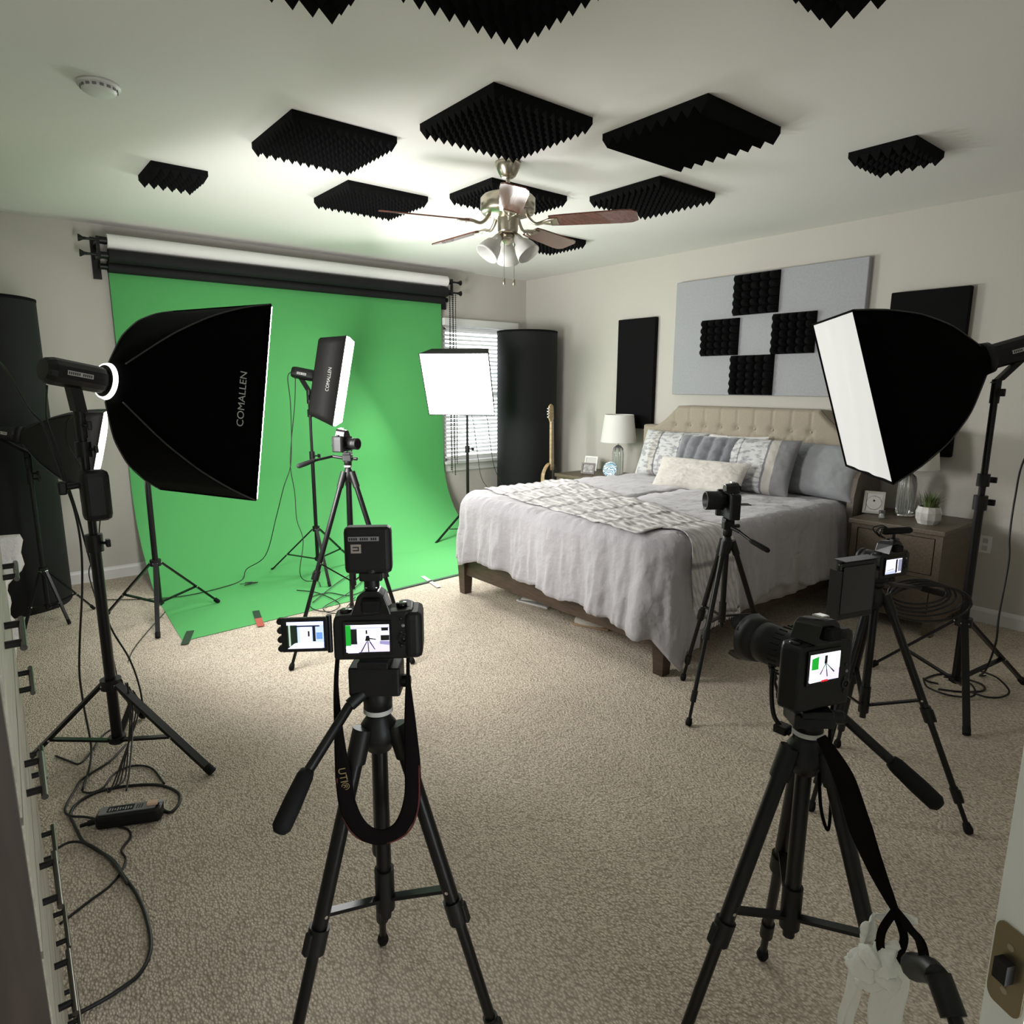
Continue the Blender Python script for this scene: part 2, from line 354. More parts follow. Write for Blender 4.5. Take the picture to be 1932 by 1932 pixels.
for k in range(5):
    a=R_(18+72*k); u=V((math.cos(a),math.sin(a),0)); v=V((-u.y,u.x,0)); tl=R_(-13)
    vt=v*math.cos(tl)+V((0,0,1))*math.sin(tl); nt_=u.cross(vt)
    c0=V((FX,FY,BZ))
    outl=[(.235,-.052),(.30,-.058),(.62,-.070),(.675,-.066),(.70,-.045),(.705,.045),(.675,.066),(.62,.070),(.30,.058),(.235,.052)]
    b=MB(); pts=[c0+u*x+vt*y for x,y in outl]
    n=len(pts); top=[q+nt_*.0035 for q in pts]; bot=[q-nt_*.0035 for q in pts]
    b.add(top,[tuple(range(n))],BLADET); b.add(bot,[tuple(range(n-1,-1,-1))],BLADE)
    b.add(top+bot,[(i,(i+1)%n,n+(i+1)%n,n+i) for i in range(n)],BLADE)
    bl_=b.build('blade',fan)
    b=MB()
    b.tube([c0+u*.10+V((0,0,.05)),c0+u*.125+V((0,0,.012)),c0+u*.16-V((0,0,.012)),c0+u*.21-V((0,0,.004)),c0+u*.245-nt_*.006],[.011,.010,.009,.011,.013],NICK,n=10)
    for s_ in(-1,1): b.tube([c0+u*.19-V((0,0,.008)),c0+u*.225+vt*.022*s_-nt_*.006,c0+u*.27+vt*.034*s_-nt_*.006],[.007,.007,.005],NICK)
    b.box(c0+u*.255-nt_*.006,(.05,.075,.004),NICK,Matrix((u,vt,nt_)).transposed())
    b.build('blade_iron',bl_)
b=MB(); b.lathe([(0,.0),(0,.045),(.03,.048),(.04,.03),(.05,.012),(.052,0)],(FX,FY,2.37),(0,0,-1),NICK,n=24); b.build('light_fitter',fan)
va=PI/2-yaw
for k in range(3):
    a=va+k*2*PI/3; u=V((math.cos(a),math.sin(a),0)); ax=(u*.62-V((0,0,.78))).normalized(); o=V((FX,FY,2.355))+u*.055
    b=MB(); b.lathe([(0,0),(0,.022),(.02,.026),(.035,.03),(.05,.044),(.08,.056),(.115,.064),(.125,.066),(.125,.063),(.08,.053),(.05,.041),(.04,.01)],o,ax,FROST,n=28); sh=b.build('lamp_shade',fan)
    MB().lathe([(-.03,0),(-.03,.014),(.0,.02),(.012,.024),(.012,0)],o,ax,NICK,n=18).build('socket',sh)
for q,(dx,z0) in enumerate(((-.02,2.105),(.035,2.10))):
    c=V((FX,FY,0))+Rt*dx-F_*.03
    b=MB(); b.cyl(c+V((0,0,z0+.03)),c+V((0,0,2.33)),.0016,NICK,n=6); pc=b.build('pull_chain',fan)
    MB().lathe([(0,0),(0,.004),(.01,.007),(.03,.008),(.036,.004),(.036,0)],c+V((0,0,z0+.035)),(0,0,-1),NICK,n=12).build('finial',pc)
# ---------------------------------------------------------------- backdrop rolls
def roll(z,y,r,m,label,x0=.945,x1=3.955):
    t=thing('backdrop_roll',label,'backdrop roll',((x0+x1)/2,y,z),'paper rolls on the wall brackets')
    MB().cyl((x0,y,z),(x1,y,z),r,m,n=32).build('paper',t)
    for x,sg in((x0,-1),(x1,1)):
        b=MB(); b.cyl((x-.004*sg,y,z),(x+.05*sg,y,z),r*.55,BLKM,n=20); pl=b.build('end_plug',t)
    return t
roll(2.60,5.935,.050,WPAP,'rolled white paper backdrop, topmost tube above the green screen')
roll(2.495,5.935,.047,BPAP,'rolled black paper backdrop between the white and lowest tubes')
t=roll(2.425,6.005,.042,BPAP,'lowest dark backdrop tube from which the green sheet hangs')
t=thing('green_screen','wide green paper backdrop swept from wall down onto carpet','green screen',(2.4,5.9,0))
def sweep(s):
    # profile y,z as function of length parameter
    R=.78; zt=2.42; L1=zt-R
    if s<L1: return (6.045,zt-s)
    q=s-L1
    if q<R*PI/2: a=q/R; return (6.045-R+R*math.cos(a),R-R*math.sin(a)+.004)
    return (6.045-R-(q-R*PI/2),.004)
Ltot=(2.42-.78)+.78*PI/2+(5.265-4.27)
def swp(u,v):
    x=.955+(3.955-.955)*u
    L=Ltot-u*.19
    y,z=sweep(v*L)
    w_=.006*math.sin(u*9+v*3)*math.sin(v*PI)
    if z<.01: z=.004
    return V((x+(-.09*max(0,(v-.62)/.38)*(1-u)),y-abs(w_) if z>.3 else y,z))
b=MB(); b.grid(swp,40,90,GREEN); b.build('paper_sheet',t)
# brackets
for x,lab,sg in((.885,'black steel backdrop bracket with two hooks at the left roll ends',-1),(4.01,'black steel backdrop bracket with two hooks near the window',1)):
    t=thing('wall_bracket',lab,'wall bracket',(x,Y1,2.45),'brackets holding the backdrop rolls')
    b=MB(); b.box((x,Y1-.012,2.49),(.055,.022,.30),BLKM); b.box((x,Y1-.09,2.60),(.02,.16,.045),BLKM); b.box((x,Y1-.09,2.495),(.02,.16,.045),BLKM); b.box((x,Y1-.175,2.545),(.02,.022,.16),BLKM); b.build('plate',t)
    for z in(2.60,2.495):
        b=MB(); b.cyl((x-.02*sg,Y1-.165,z),(x+.085*sg,Y1-.165,z),.009,BLKM); b.lathe([(0,.010),(.02,.012),(.045,.026),(.05,.026),(.05,0)],(x+.07*sg,Y1-.165,z),(sg,0,0),BLKM,n=18); b.build('hook',t)
t=thing('chain_loops','bead pull chains hanging from right end of the backdrop rolls','chain',(4.04,6.0,.95))
for k in range(5):
    x=3.982+.019*k; yy=5.93+.014*(k%2); zl=(.66,.62,.78,.60,.72)[k]-.0
    b=MB(); z=2.49
    zz=z
    while zz>zl:
        b.box((x+.0025*math.sin(zz*9+k),yy,zz),(.010,.010,.012),BLK if k not in(1,) else GREY,Matrix.Rotation(.7,3,'Z')); zz-=.0205
        
    b.cyl((x,yy,zl),(x,yy,z),.0022,BLK,n=5)
    b.build('chain_strand',t)
# floor tapes
def tape(p0,p1,w,m,label,z=.0075,m2=None):
    p0=V((*p0,z));p1=V((*p1,z)); d=(p1-p0); n=V((-d.y,d.x,0)).normalized()*w/2; b=MB()
    if m2:
        pm=p0.lerp(p1,.5); b.prism([p0-n,pm-n,pm+n,p0+n],(0,0,.0012),m); b.prism([pm-n,p1-n,p1+n,pm+n],(0,0,.0012),m2)
    else: b.prism([p0-n,p1-n,p1+n,p0+n],(0,0,.0012),m)
    return tag(b.build('tape_strip',None,tuple(p0)),label,'tape','tape strips holding down the green backdrop')
TB=mat('black gaffer tape',(.02,.045,.025),.6); TR=mat('faded red tape',(.42,.09,.07),.6); TW=mat('pale grey tape',(.5,.5,.48),.6)
tape((.86,4.20),(.945,4.42),.045,TB,'short black tape strip at front left corner of green backdrop')
tape((1.40,4.55),(1.325,4.22),.045,TB,'tape strip half black half red on front edge of green backdrop',m2=TR)
tape((2.76,4.56),(2.70,4.22),.035,TW,'pale tape strip crossing the front edge of green backdrop near bed')
tape((2.28,4.365),(3.05,4.425),.03,TB,'long dark tape strip along backdrop edge beside bed foot')
# ---------------------------------------------------------------- bass traps
def trap(x,y,r,h,label):
    t=thing('bass_trap',label,'bass trap',(x,y,0),'tall charcoal cylinder bass traps')
    MB().lathe([(.0,0),(.0,r-.01),(.012,r),(h-.02,r),(h,r-.012),(h,0)],(x,y,0),(0,0,1),TUBEB,n=64).build('fabric_tube',t)
    b=MB(); b.lathe([(0,r+.002),(.018,r+.003),(.018,r+.0005)],(x,y,h-.022),(0,0,1),PANB,n=64); b.build('top_band',t)
trap(4.775,5.62,.325,2.13,'tall charcoal cylinder standing in the corner between window and bed wall')
trap(.12,5.74,.33,2.12,'tall charcoal cylinder at left edge, left of the green backdrop')
# ---------------------------------------------------------------- wall panels on right wall
def wpanel(y0,y1,z0,z1,m,label,name='acoustic_board',th=.05,cat='acoustic board',group=None,xo=.003):
    b=MB(); b.rbox((0,0,0),(y1-y0,z1-z0,th),.008,m,Matrix(((0,0,-1),(1,0,0),(0,1,0)))); 
    b.xf(Matrix.Translation((X1-xo-th/2,(y0+y1)/2,(z0+z1)/2)))
    return tag(b.build(name,None,(X1-xo,(y0+y1)/2,(z0+z1)/2)),label,cat,group)
wpanel(2.255,3.93,1.482,2.472,FELT,'large pale grey felt board on the wall above the headboard')
wpanel(4.158,4.62,1.145,2.197,PANB,'tall black cloth panel on wall, between corner cylinder and headboard')
wpanel(1.60,2.085,1.09,2.203,PANB,'tall black cloth panel on wall behind the right softbox')
def wfoam(y0,y1,z0,z1,label):
    w_,h_=y1-y0,z1-z0; b=MB(); b.box((0,0,-.011),(w_,h_,.022),FOAM); n=5
    # egg crate bumps
    def fn(u,v):
        return V((-w_/2+u*w_,-h_/2+v*h_,-.022-.056*(abs(math.sin(u*n*PI))*abs(math.sin(v*n*PI)))**.6))
    b.grid(fn,n*6,n*6,FOAM,False)
    M=Matrix(((0,0,1,X1-.05),(1,0,0,(y0+y1)/2),(0,1,0,(z0+z1)/2),(0,0,0,1)))
    b.xf(M); tag(b.build('foam_square',None,(X1-.05,(y0+y1)/2,(z0+z1)/2)),label,'acoustic foam','foam squares arranged in a cross on the felt board')
wfoam(2.925,3.325,2.14,2.462,'top foam square of the cross on the grey felt board')
wfoam(3.262,3.622,1.817,2.12,'left foam square of the cross on the grey felt board')
wfoam(2.602,2.955,1.812,2.125,'right foam square of the cross on the grey felt board')
wfoam(2.925,3.315,1.487,1.812,'bottom foam square of the cross on the grey felt board')
# ---------------------------------------------------------------- bed
BT=.775   # duvet top
bed=thing('bed','king bed with dark walnut rail and beige tufted headboard','bed',(3.9,3.08,0))
b=MB(); b.box((2.80,3.065,.225),(.035,1.86,.15),WOODD); b.build('foot_rail',bed)
for y in(2.12,4.01):
    b=MB(); b.box((3.9,y,.225),(2.2,.03,.15),WOODD); b.build('side_rail',bed)
for x,y in((2.80,4.00),(2.80,2.135),(4.88,2.17),(4.88,3.99)):
    b=MB(); s=.045; z1=.30
    b.add([(x-s*.7,y-s*.7,0),(x+s*.7,y-s*.7,0),(x+s*.7,y+s*.7,0),(x-s*.7,y+s*.7,0),(x-s,y-s,z1),(x+s,y-s,z1),(x+s,y+s,z1),(x-s,y+s,z1)],[(3,2,1,0),(4,5,6,7),(0,1,5,4),(1,2,6,5),(2,3,7,6),(3,0,4,7)],WOODD)
    b.build('leg',bed)
b=MB(); b.rbox((3.86,3.07,.46),(2.10,1.86,.40),.09,mat('white mattress ticking',(.62,.60,.57),.9)); b.build('mattress',bed)
# headboard
hy0,hy1=2.07,4.14
def htop(y):
    t=min(y-hy0,hy1-y)
    if t<.14: return 1.20
    if t<.385: 
        q=(t-.14)/.245; return 1.20+.185*(q**1.5*.8+.2*q)
    return 1.385
btn=[3.77-.158*k for k in range(9)]
rows=[(1.215,btn),(1.06,[y_+.079 for y_ in btn]+[btn[-1]-.079]),(.905,btn)]
def hface(u,v):
    y=hy0+(hy1-hy0)*u; z=.35+(htop(y)-.35)*v; X=5.005
    e=min(1,min(y-hy0,hy1-y,htop(y)-z+.001)/.035); x=X-.045*math.sqrt(max(0,1-(1-e)**2))
    dep=0
    for rz,ys in rows:
        for by in ys:
            d2=((y-by)**2+(z-rz)**2); dep=max(dep,.022*math.exp(-d2/.0009))
    if z>1.215 and 2.42<y<3.83:
        dy=min(abs(y-by) for by in btn); dep=max(dep,.008*math.exp(-dy*dy/.00012))
    elif z<=1.215 and 2.4<y<3.85:
        # diagonal creases
        a=((y-btn[-1])/.158); k1=(a+(z-1.215)/.310)%1; k2=(a-(z-1.215)/.310)%1
        dm=min(min(k1,1-k1),min(k2,1-k2)); dep=max(dep,.007*math.exp(-dm*dm/.003))
    return V((x+dep,y,z))
b=MB(); b.grid(hface,230,90,LINEN); hb=b.build('headboard',bed)
b=MB(); pts=[V((5.005,hy0,.3))]+[V((5.005,hy0+(hy1-hy0)*k/60,htop(hy0+(hy1-hy0)*k/60))) for k in range(61)]+[V((5.005,hy1,.3))]
b.prism(pts,(.10,0,0),LINEN); b.build('headboard_back',bed)
b=MB()
for rz,ys in rows[:2]:
    for by in ys: b.lathe([(-.004,0),(-.004,.007),(0,.011),(.006,.011)],(4.978,by,rz),(1,0,0),LINEN,n=12)
b.build('tuft_buttons',hb)
for y,s_ in((2.045,-1),):
    b=MB(); pts=[(5.10,y,.25),(4.70,y,.25),(4.70,y,.80),(4.74,y,.93),(4.86,y,1.07),(5.0,y,1.16),(5.10,y,1.19)]
    b.prism([V(q)-V((0,.0225,0)) for q in pts],(0,.045,0),LINEN_SHADED); b.build('side_wing',bed)
# duvet
DX0,DY0,DY1,DXH=2.815,2.165,4.0,4.86; RC=.14; RF=.10
seg=[]
def addl(a,b_,n,cnt):
    for k in range(cnt): seg.append((V(a).lerp(V(b_),k/cnt),V(n)))
def addc(c,a0,a1,cnt):
    for k in range(cnt):
        a=R_(a0+(a1-a0)*k/cnt); d=V((math.cos(a),math.sin(a),0)); seg.append((V(c)+d*RC,d))
addl((DXH,DY0,0),(DX0+RC,DY0,0),(0,-1,0),150)
addc((DX0+RC,DY0+RC,0),270,180,34)
addl((DX0,DY0+RC,0),(DX0,DY1-RC,0),(-1,0,0),150)
addc((DX0+RC,DY1-RC,0),180,90,24)
addl((DX0+RC,DY1,0),(DXH,DY1,0),(0,1,0),60)
seg.append((V((DXH,DY1,0)),V((0,1,0))))
def topz(x,y):
    z=BT+.012*noise.noise(V((x*2.2,y*2.2,1)))
    z+=.011*noise.noise(V((x*7+y*3,y*5,3)))+.007*noise.noise(V((x*16,y*19,5)))
    if x>3.6: z+=.010*noise.noise(V((x*11,y*6,8)))
    z-=.02*max(0,(x-4.3)/.6)
    return z
def fold(pt,n,d,sl,k=1.0):
    # distance d down over the edge
    side=abs(n.y)>.8
    q=min(1,max(0,(d-.05)/.42))
    s_=pt.x*1.0 if side else pt.y
    tt=sl
    w_=math.sin(tt*15+1.3*math.sin(tt*5))*.38+math.sin(tt*33+2+2.5*math.sin(tt*3.1))*.34+noise.noise(V((tt*7,d*2,2)))*.7
    cr=1.6 if abs(n.x*n.y)>.05 else 1
    w_+= .35*noise.noise(V((tt*30,d*9,7)))+.30*math.sin(tt*62+d*3)*max(0,noise.noise(V((tt*4,d*3,11)))+.2)
    amp=.034*q*k*cr; cn=max(0,-n.y)*max(0,-n.x)*2
    if d<RF*PI/2: a=d/RF; o=RF*math.sin(a); dz=RF*(1-math.cos(a))
    else: o=RF+(d-RF*PI/2)*.09; dz=RF+(d-RF*PI/2)
    return o+w_*amp+.085*cn*q,dz
def hem(pt,n):
    # wanted hem height
    if n.y<-.9:
        z=.30+.03*math.sin(pt.x*7)
        t=max(0,1-(pt.x-DX0-RC)/.30); z=z*(1-t**1.5)+.17*t**1.5
        return z
    if n.x<-.9:
        y=pt.y; z=.245+.10*(y-2.2)/1.7+.012*math.sin(y*17)
        t=max(0,1-(y-DY0-RC)/.22); z=z*(1-t**1.5)+.235*t**1.5
        if y>3.65: z-=.07*((y-3.65)/.2)
        return z
    if n.y<0:
        a=math.degrees(math.atan2(-n.y,-n.x))   # 0 at the foot side, 90 at the near side
        return .235 if a<34 else (.235+(.045-.235)*((a-34)/28) if a<62 else .045+(.17-.045)*((a-62)/28))
    if n.x<-.05: return .25
    return .25
NI,ND=12,22
b=MB(); vs=[]
sl=0; lastp=None
for pt,n in seg:
    if lastp is not None: sl+=(pt-lastp).length*(1.9 if abs(n.x*n.y)>.01 else 1)
    lastp=pt
    hz=hem(pt,n); dm=(BT-hz)-RF+RF*PI/2
    ctr=V((min(max(pt.x,3.6),4.2),3.08,0))
    if pt.x>4.2: ctr.x=pt.x
    for i in range(NI):
        q=ctr.lerp(pt,(i/NI)**.85); vs.append(V((q.x,q.y,topz(q.x,q.y))))
    tz=topz(pt.x,pt.y)
    for j in range(ND+1):
        d=dm*j/ND; o,dz=fold(pt,n,d,sl); q=pt+n*o; vs.append(V((q.x,q.y,max(.012,tz-dz))))
NR=NI+ND+1
fs=[(i*NR+j,(i+1)*NR+j,(i+1)*NR+j+1,i*NR+j+1) for i in range(len(seg)-1) for j in range(NR-1)]
b.add(vs,fs,DUV,True)
dv=b.build('duvet')
md=dv.modifiers.new('t','SOLIDIFY'); md.thickness=.008; md.offset=-1
tag(dv,'lilac grey duvet draped over the bed, corner hanging near the floor','duvet')
# under-sheet strip showing on the near side
b=MB()
def sk(u,v):
    x=3.0+1.85*u; return V((x,2.072+.006*math.sin(x*40)+.01*math.sin(x*9),.50-(.265)*v))
b.grid(sk,120,6,mat('pale bed sheet',(.42,.40,.38),.9)); sh=b.build('bed_sheet')
md=sh.modifiers.new('t','SOLIDIFY'); md.thickness=.004
tag(sh,'pale bed sheet edge hanging below the duvet on the near side','bed sheet')
# throw runner
RUN=bpy.data.materials.new('white grey woven throw'); RUN.use_nodes=True
def run_mat():
    nt=RUN.node_tree; b_=nt.nodes['Principled BSDF']; b_.inputs['Roughness'].default_value=.95; b_.inputs['Specular IOR Level'].default_value=.1
    uv=nt.nodes.new('ShaderNodeTexCoord'); 
    w1=nt.nodes.new('ShaderNodeTexWave'); w1.bands_direction='Y'; w1.inputs['Scale'].default_value=1.05; w1.inputs['Distortion'].default_value=.6
    w2=nt.nodes.new('ShaderNodeTexWave'); w2.bands_direction='X'; w2.inputs['Scale'].default_value=6; w2.inputs['Distortion'].default_value=3; w2.inputs['Detail'].default_value=3
    w3=nt.nodes.new('ShaderNodeTexNoise'); w3.inputs['Scale'].default_value=16; w3.inputs['Detail'].default_value=4
    for w_ in(w1,w2,w3): nt.links.new(uv.outputs['UV'],w_.inputs[0])
    r1=nt.nodes.new('ShaderNodeValToRGB'); r1.color_ramp.elements[0].position=.0; r1.color_ramp.elements[1].position=.05; r1.color_ramp.elements[0].color=(.50,.49,.50,1); r1.color_ramp.elements[1].color=(1,1,1,1)
    r2=nt.nodes.new('ShaderNodeValToRGB'); r2.color_ramp.elements[0].position=.10; r2.color_ramp.elements[1].position=.40; r2.color_ramp.elements[0].color=(.52,.51,.51,1); r2.color_ramp.elements[1].color=(.64,.625,.62,1)
    r3=nt.nodes.new('ShaderNodeValToRGB'); r3.color_ramp.elements[0].position=.42; r3.color_ramp.elements[1].position=.54; r3.color_ramp.elements[0].color=(.80,.79,.80,1); r3.color_ramp.elements[1].color=(1,.99,.98,1)
    nt.links.new(w1.outputs['Fac'],r1.inputs[0]); nt.links.new(w2.outputs['Fac'],r2.inputs[0]); nt.links.new(w3.outputs['Fac'],r3.inputs[0])
    a=r2
    for r in(r1,r3):
        mx=nt.nodes.new('ShaderNodeMix'); mx.data_type='RGBA'; mx.blend_type='MULTIPLY'; mx.inputs[0].default_value=1
        nt.links.new(a.outputs[0] if a is r2 else a.outputs[2],mx.inputs[6]); nt.links.new(r.outputs[0],mx.inputs[7]); a=mx
    nt.links.new(a.outputs[2],b_.inputs['Base Color'])
    bp=nt.nodes.new('ShaderNodeBump'); bp.inputs['Strength'].default_value=.5; bp.inputs['Distance'].default_value=.008
    nt.links.new(w2.outputs['Fac'],bp.inputs['Height']); nt.links.new(bp.outputs[0],b_.inputs['Normal'])
run_mat()
def runp(u,v):
    # u across width (0 foot edge), v along from far side to near hem
    Lt=DY1-DY0+.02; Ld=.53; s=v*(Lt+Ld)
    xa=2.995+(-.30)*min(1,s/Lt)+(.22*max(0,(s-Lt)/Ld)); xb=3.86-.60*min(1,s/Lt)+(.10*max(0,(s-Lt)/Ld))
    x=xa+(xb-xa)*u; x=max(x,DX0+RC*.6) if s>Lt-.1 else x
    off=.011+.004*math.sin(x*70)
    if s<Lt:
        y=DY1+.02-s; return V((x,y,topz(x,y)+off))
    d=s-Lt; o,dz=fold(V((x,DY0,0)),V((0,-1,0)),d,DXH-x)
    return V((x,DY0-o-.016-off*.6,topz(x,DY0)-dz+off*math.cos(min(PI/2,d/RF))))
nu,nv=44,150
b=MB(); b.grid(runp,nu,nv,RUN)
rn=b.build('throw_blanket'); me=rn.data; uvl=me.uv_layers.new(name='UVMap')
for poly in me.polygons:
    for li in poly.loop_indices:
        vi=me.loops[li].vertex_index; uvl.data[li].uv=((vi//(nv+1))/nu*.75,(vi%(nv+1))/nv*2.4)
md=rn.modifiers.new('t','SOLIDIFY'); md.thickness=.007; md.offset=0
tag(rn,'white and grey woven throw laid across the duvet foot','throw blanket')
# fringe of the throw
b=MB()
for k in range(60):
    q=runp(k/59,1.0); b.tube([q,q+V((random.uniform(-.006,.006),-.004,-.022)),q+V((random.uniform(-.01,.01),-.004,-.045))],.0022,WPAP,n=5,sub=2)
b.build('fringe',rn)
# pillows
def pillow(name,c,w_,h_,th,yaw_,tilt,m,label,cat='pillow',group=None,ch=0,roll_=0,fuzz=0,extra=None):
    def side(sg):
        def fn(u,v):
            a=2*u-1; c_=2*v-1
            e=(1-abs(a)**3.2)**.5*(1-abs(c_)**3.2)**.5 if abs(a)<1 and abs(c_)<1 else 0
            pin=1-.10*(abs(a)**2*abs(c_)**2)*0-.07*(1-abs(a)**2)*abs(c_)**4; pin2=1-.07*(1-abs(c_)**2)*abs(a)**4
            z=sg*th/2*e
            if ch: z*=.62+.38*abs(math.sin((u*ch)*PI))**.6
            z+=sg*e*.012*noise.noise(V((a*3+c[0]*9,c_*3,sg+c[1]*5)))+sg*e*.006*noise.noise(V((a*9,c_*9,sg)))
            if fuzz: z+=sg*e*fuzz*noise.noise(V((a*30,c_*14,3)))
            return V((a*w_/2*pin2,c_*h_/2*pin,z))
        return fn
    b=MB(); b.grid(side(1),56,40,m); b.grid(side(-1),56,40,m)
    # local: x width, y height, z normal. normal horizontal dir = yaw_ ; tilt back
    n=V((math.cos(R_(yaw_))*math.cos(R_(tilt)),math.sin(R_(yaw_))*math.cos(R_(tilt)),math.sin(R_(tilt))))
    r=V((0,0,1)).cross(n).normalized(); u=n.cross(r)
    M=Matrix(((r.x,u.x,n.x,0),(r.y,u.y,n.y,0),(r.z,u.z,n.z,0),(0,0,0,1)))
    if roll_: M=M@Matrix.Rotation(R_(roll_),4,'Z')
    b.v=[a for a in b.v]; o=b.build(name,None,(0,0,0)); o.matrix_world=Matrix.Translation(V(c))@M
    tag(o,label,cat,group); return o
PW=stripes_mat('grey white pattern cushion cloth',(.34,.35,.37),(.70,.70,.69),5.0,'Y',dist=14,lo=.38,hi=.5,bump=.003)
def pattern_pillow_mat(side=True):
    m=bpy.data.materials.new('patterned stripe pillow cloth'); m.use_nodes=True; nt=m.node_tree; b_=nt.nodes['Principled BSDF']; b_.inputs['Roughness'].default_value=.9; b_.inputs['Specular IOR Level'].default_value=.1
    tc=nt.nodes.new('ShaderNodeTexCoord'); sp=nt.nodes.new('ShaderNodeSeparateXYZ'); nt.links.new(tc.outputs['Object'],sp.inputs[0])
    r=nt.nodes.new('ShaderNodeValToRGB'); r.color_ramp.interpolation='CONSTANT'; els=r.color_ramp.elements
    els[0].position=0; els[0].color=(.25,.25,.26,1) if side else (.56,.56,.56,1)
    els[1].position=.21; els[1].color=(.50,.475,.44,1)
    for p_,c_ in((.32,(.20,.20,.22,1)),(.345,(.57,.57,.57,1)),(.70,(.26,.26,.28,1)),(.715,(.57,.57,.57,1))): e=els.new(p_); e.color=c_
    mp=nt.nodes.new('ShaderNodeMath'); mp.operation='MULTIPLY_ADD'; mp.inputs[1].default_value=1.7; mp.inputs[2].default_value=.5; nt.links.new(sp.outputs[0],mp.inputs[0]); nt.links.new(mp.outputs[0],r.inputs[0])
    n=nt.nodes.new('ShaderNodeTexNoise'); n.inputs['Scale'].default_value=24; n.inputs['Detail'].default_value=3; mpp=nt.nodes.new('ShaderNodeMapping'); mpp.inputs['Scale'].default_value=(.7,1.7,1); nt.links.new(tc.outputs['Object'],mpp.inputs[0]); nt.links.new(mpp.outputs[0],n.inputs[0])
    r2=nt.nodes.new('ShaderNodeValToRGB'); r2.color_ramp.elements[0].position=.42; r2.color_ramp.elements[1].position=.50; r2.color_ramp.elements[0].color=(.62,.62,.65,1); r2.color_ramp.elements[1].color=(1,1,1,1); nt.links.new(n.outputs['Fac'],r2.inputs[0])
    mx=nt.nodes.new('ShaderNodeMix'); mx.data_type='RGBA'; mx.blend_type='MULTIPLY'; nt.links.new(r.outputs[0],mx.inputs[6]); nt.links.new(r2.outputs[0],mx.inputs[7])
    # only the middle band carries the motif
    g=nt.nodes.new('ShaderNodeMath'); g.operation='GREATER_THAN'; g.inputs[1].default_value=.345 if side else 0.0; nt.links.new(mp.outputs[0],g.inputs[0]); nt.links.new(g.outputs[0],mx.inputs[0])
    nt.links.new(mx.outputs[2],b_.inputs['Base Color'])
    bp=nt.nodes.new('ShaderNodeBump'); bp.inputs['Strength'].default_value=.5; bp.inputs['Distance'].default_value=.004; nt.links.new(n.outputs['Fac'],bp.inputs['Height']); nt.links.new(bp.outputs[0],b_.inputs['Normal'])
    return m
PPM=pattern_pillow_mat(); PPMS=pattern_pillow_mat(False)
pillow('pillow',(4.78,3.66,.965),.66,.44,.17,180,22,PPMS,'patterned white pillow at the far left end against the headboard')
pillow('pillow',(4.84,3.10,.965),.60,.42,.13,180,16,WPAP,'white ruffled pillow mostly hidden behind the grey channelled cushion')
pillow('pillow',(4.80,2.34,.955),.62,.42,.17,176,24,mat('pale grey blue pillow cotton',(.31,.32,.335),.9,bump=(12,.4,.01),spec=.15),'plain pale blue grey pillow at the near right end of bed')
pillow('pillow',(4.60,2.72,.965),.60,.45,.16,184,24,PPM,'patterned pillow with cream stripe and grey border, second from right',roll_=180)
pillow('cushion',(4.56,3.15,.99),.58,.40,.15,180,28,mat('mid grey velvet',(.15,.155,.175),.75,sheen=.6,bump=(80,.2,.002)),'dark grey vertically channelled cushion in the middle of the pillows','cushion',ch=5)
FUR=mat('cream faux fur',(.60,.565,.52),.95,bump=(160,.8,.005),var=(5,.09,(1,5,1)),sheen=.5)
pillow('cushion',(4.36,3.06,.870),.80,.28,.16,182,30,FUR,'cream furry lumbar cushion lying in front of all pillows','cushion',fuzz=.014,roll_=0)
# things under the bed
t=thing('magazine_stack','white magazines lying on carpet under the bed foot rail','magazines',(3.08,3.50,0))
for k in range(3):
    b=MB(); b.box((3.10+.01*k,3.48-.01*k,.008+.014*k),(.21,.28,.012),(WPAP,GREY,WPAP)[k],Matrix.Rotation(.2+.15*k,3,'Z')); b.build('magazine',t)
t=thing('slipper','beige furry slipper lying on carpet under the bed rail','slipper',(3.03,2.92,0))
b=MB(); b.lathe([(0,0),(.01,.025),(.05,.036),(.12,.038),(.2,.03),(.24,.012),(.245,0)],(2.98,3.0,.03),(.4,-1,0),FUR,n=16)
b.v=[V((a.x,a.y,max(0,a.z*.9))) for a in b.v]; b.build('upper',t)
b=MB(); b.rbox((3.03,2.885,.008),(.08,.26,.014),.006,mat('tan slipper sole',(.35,.25,.15),.7),Matrix.Rotation(.38,3,'Z')); b.build('sole',t)
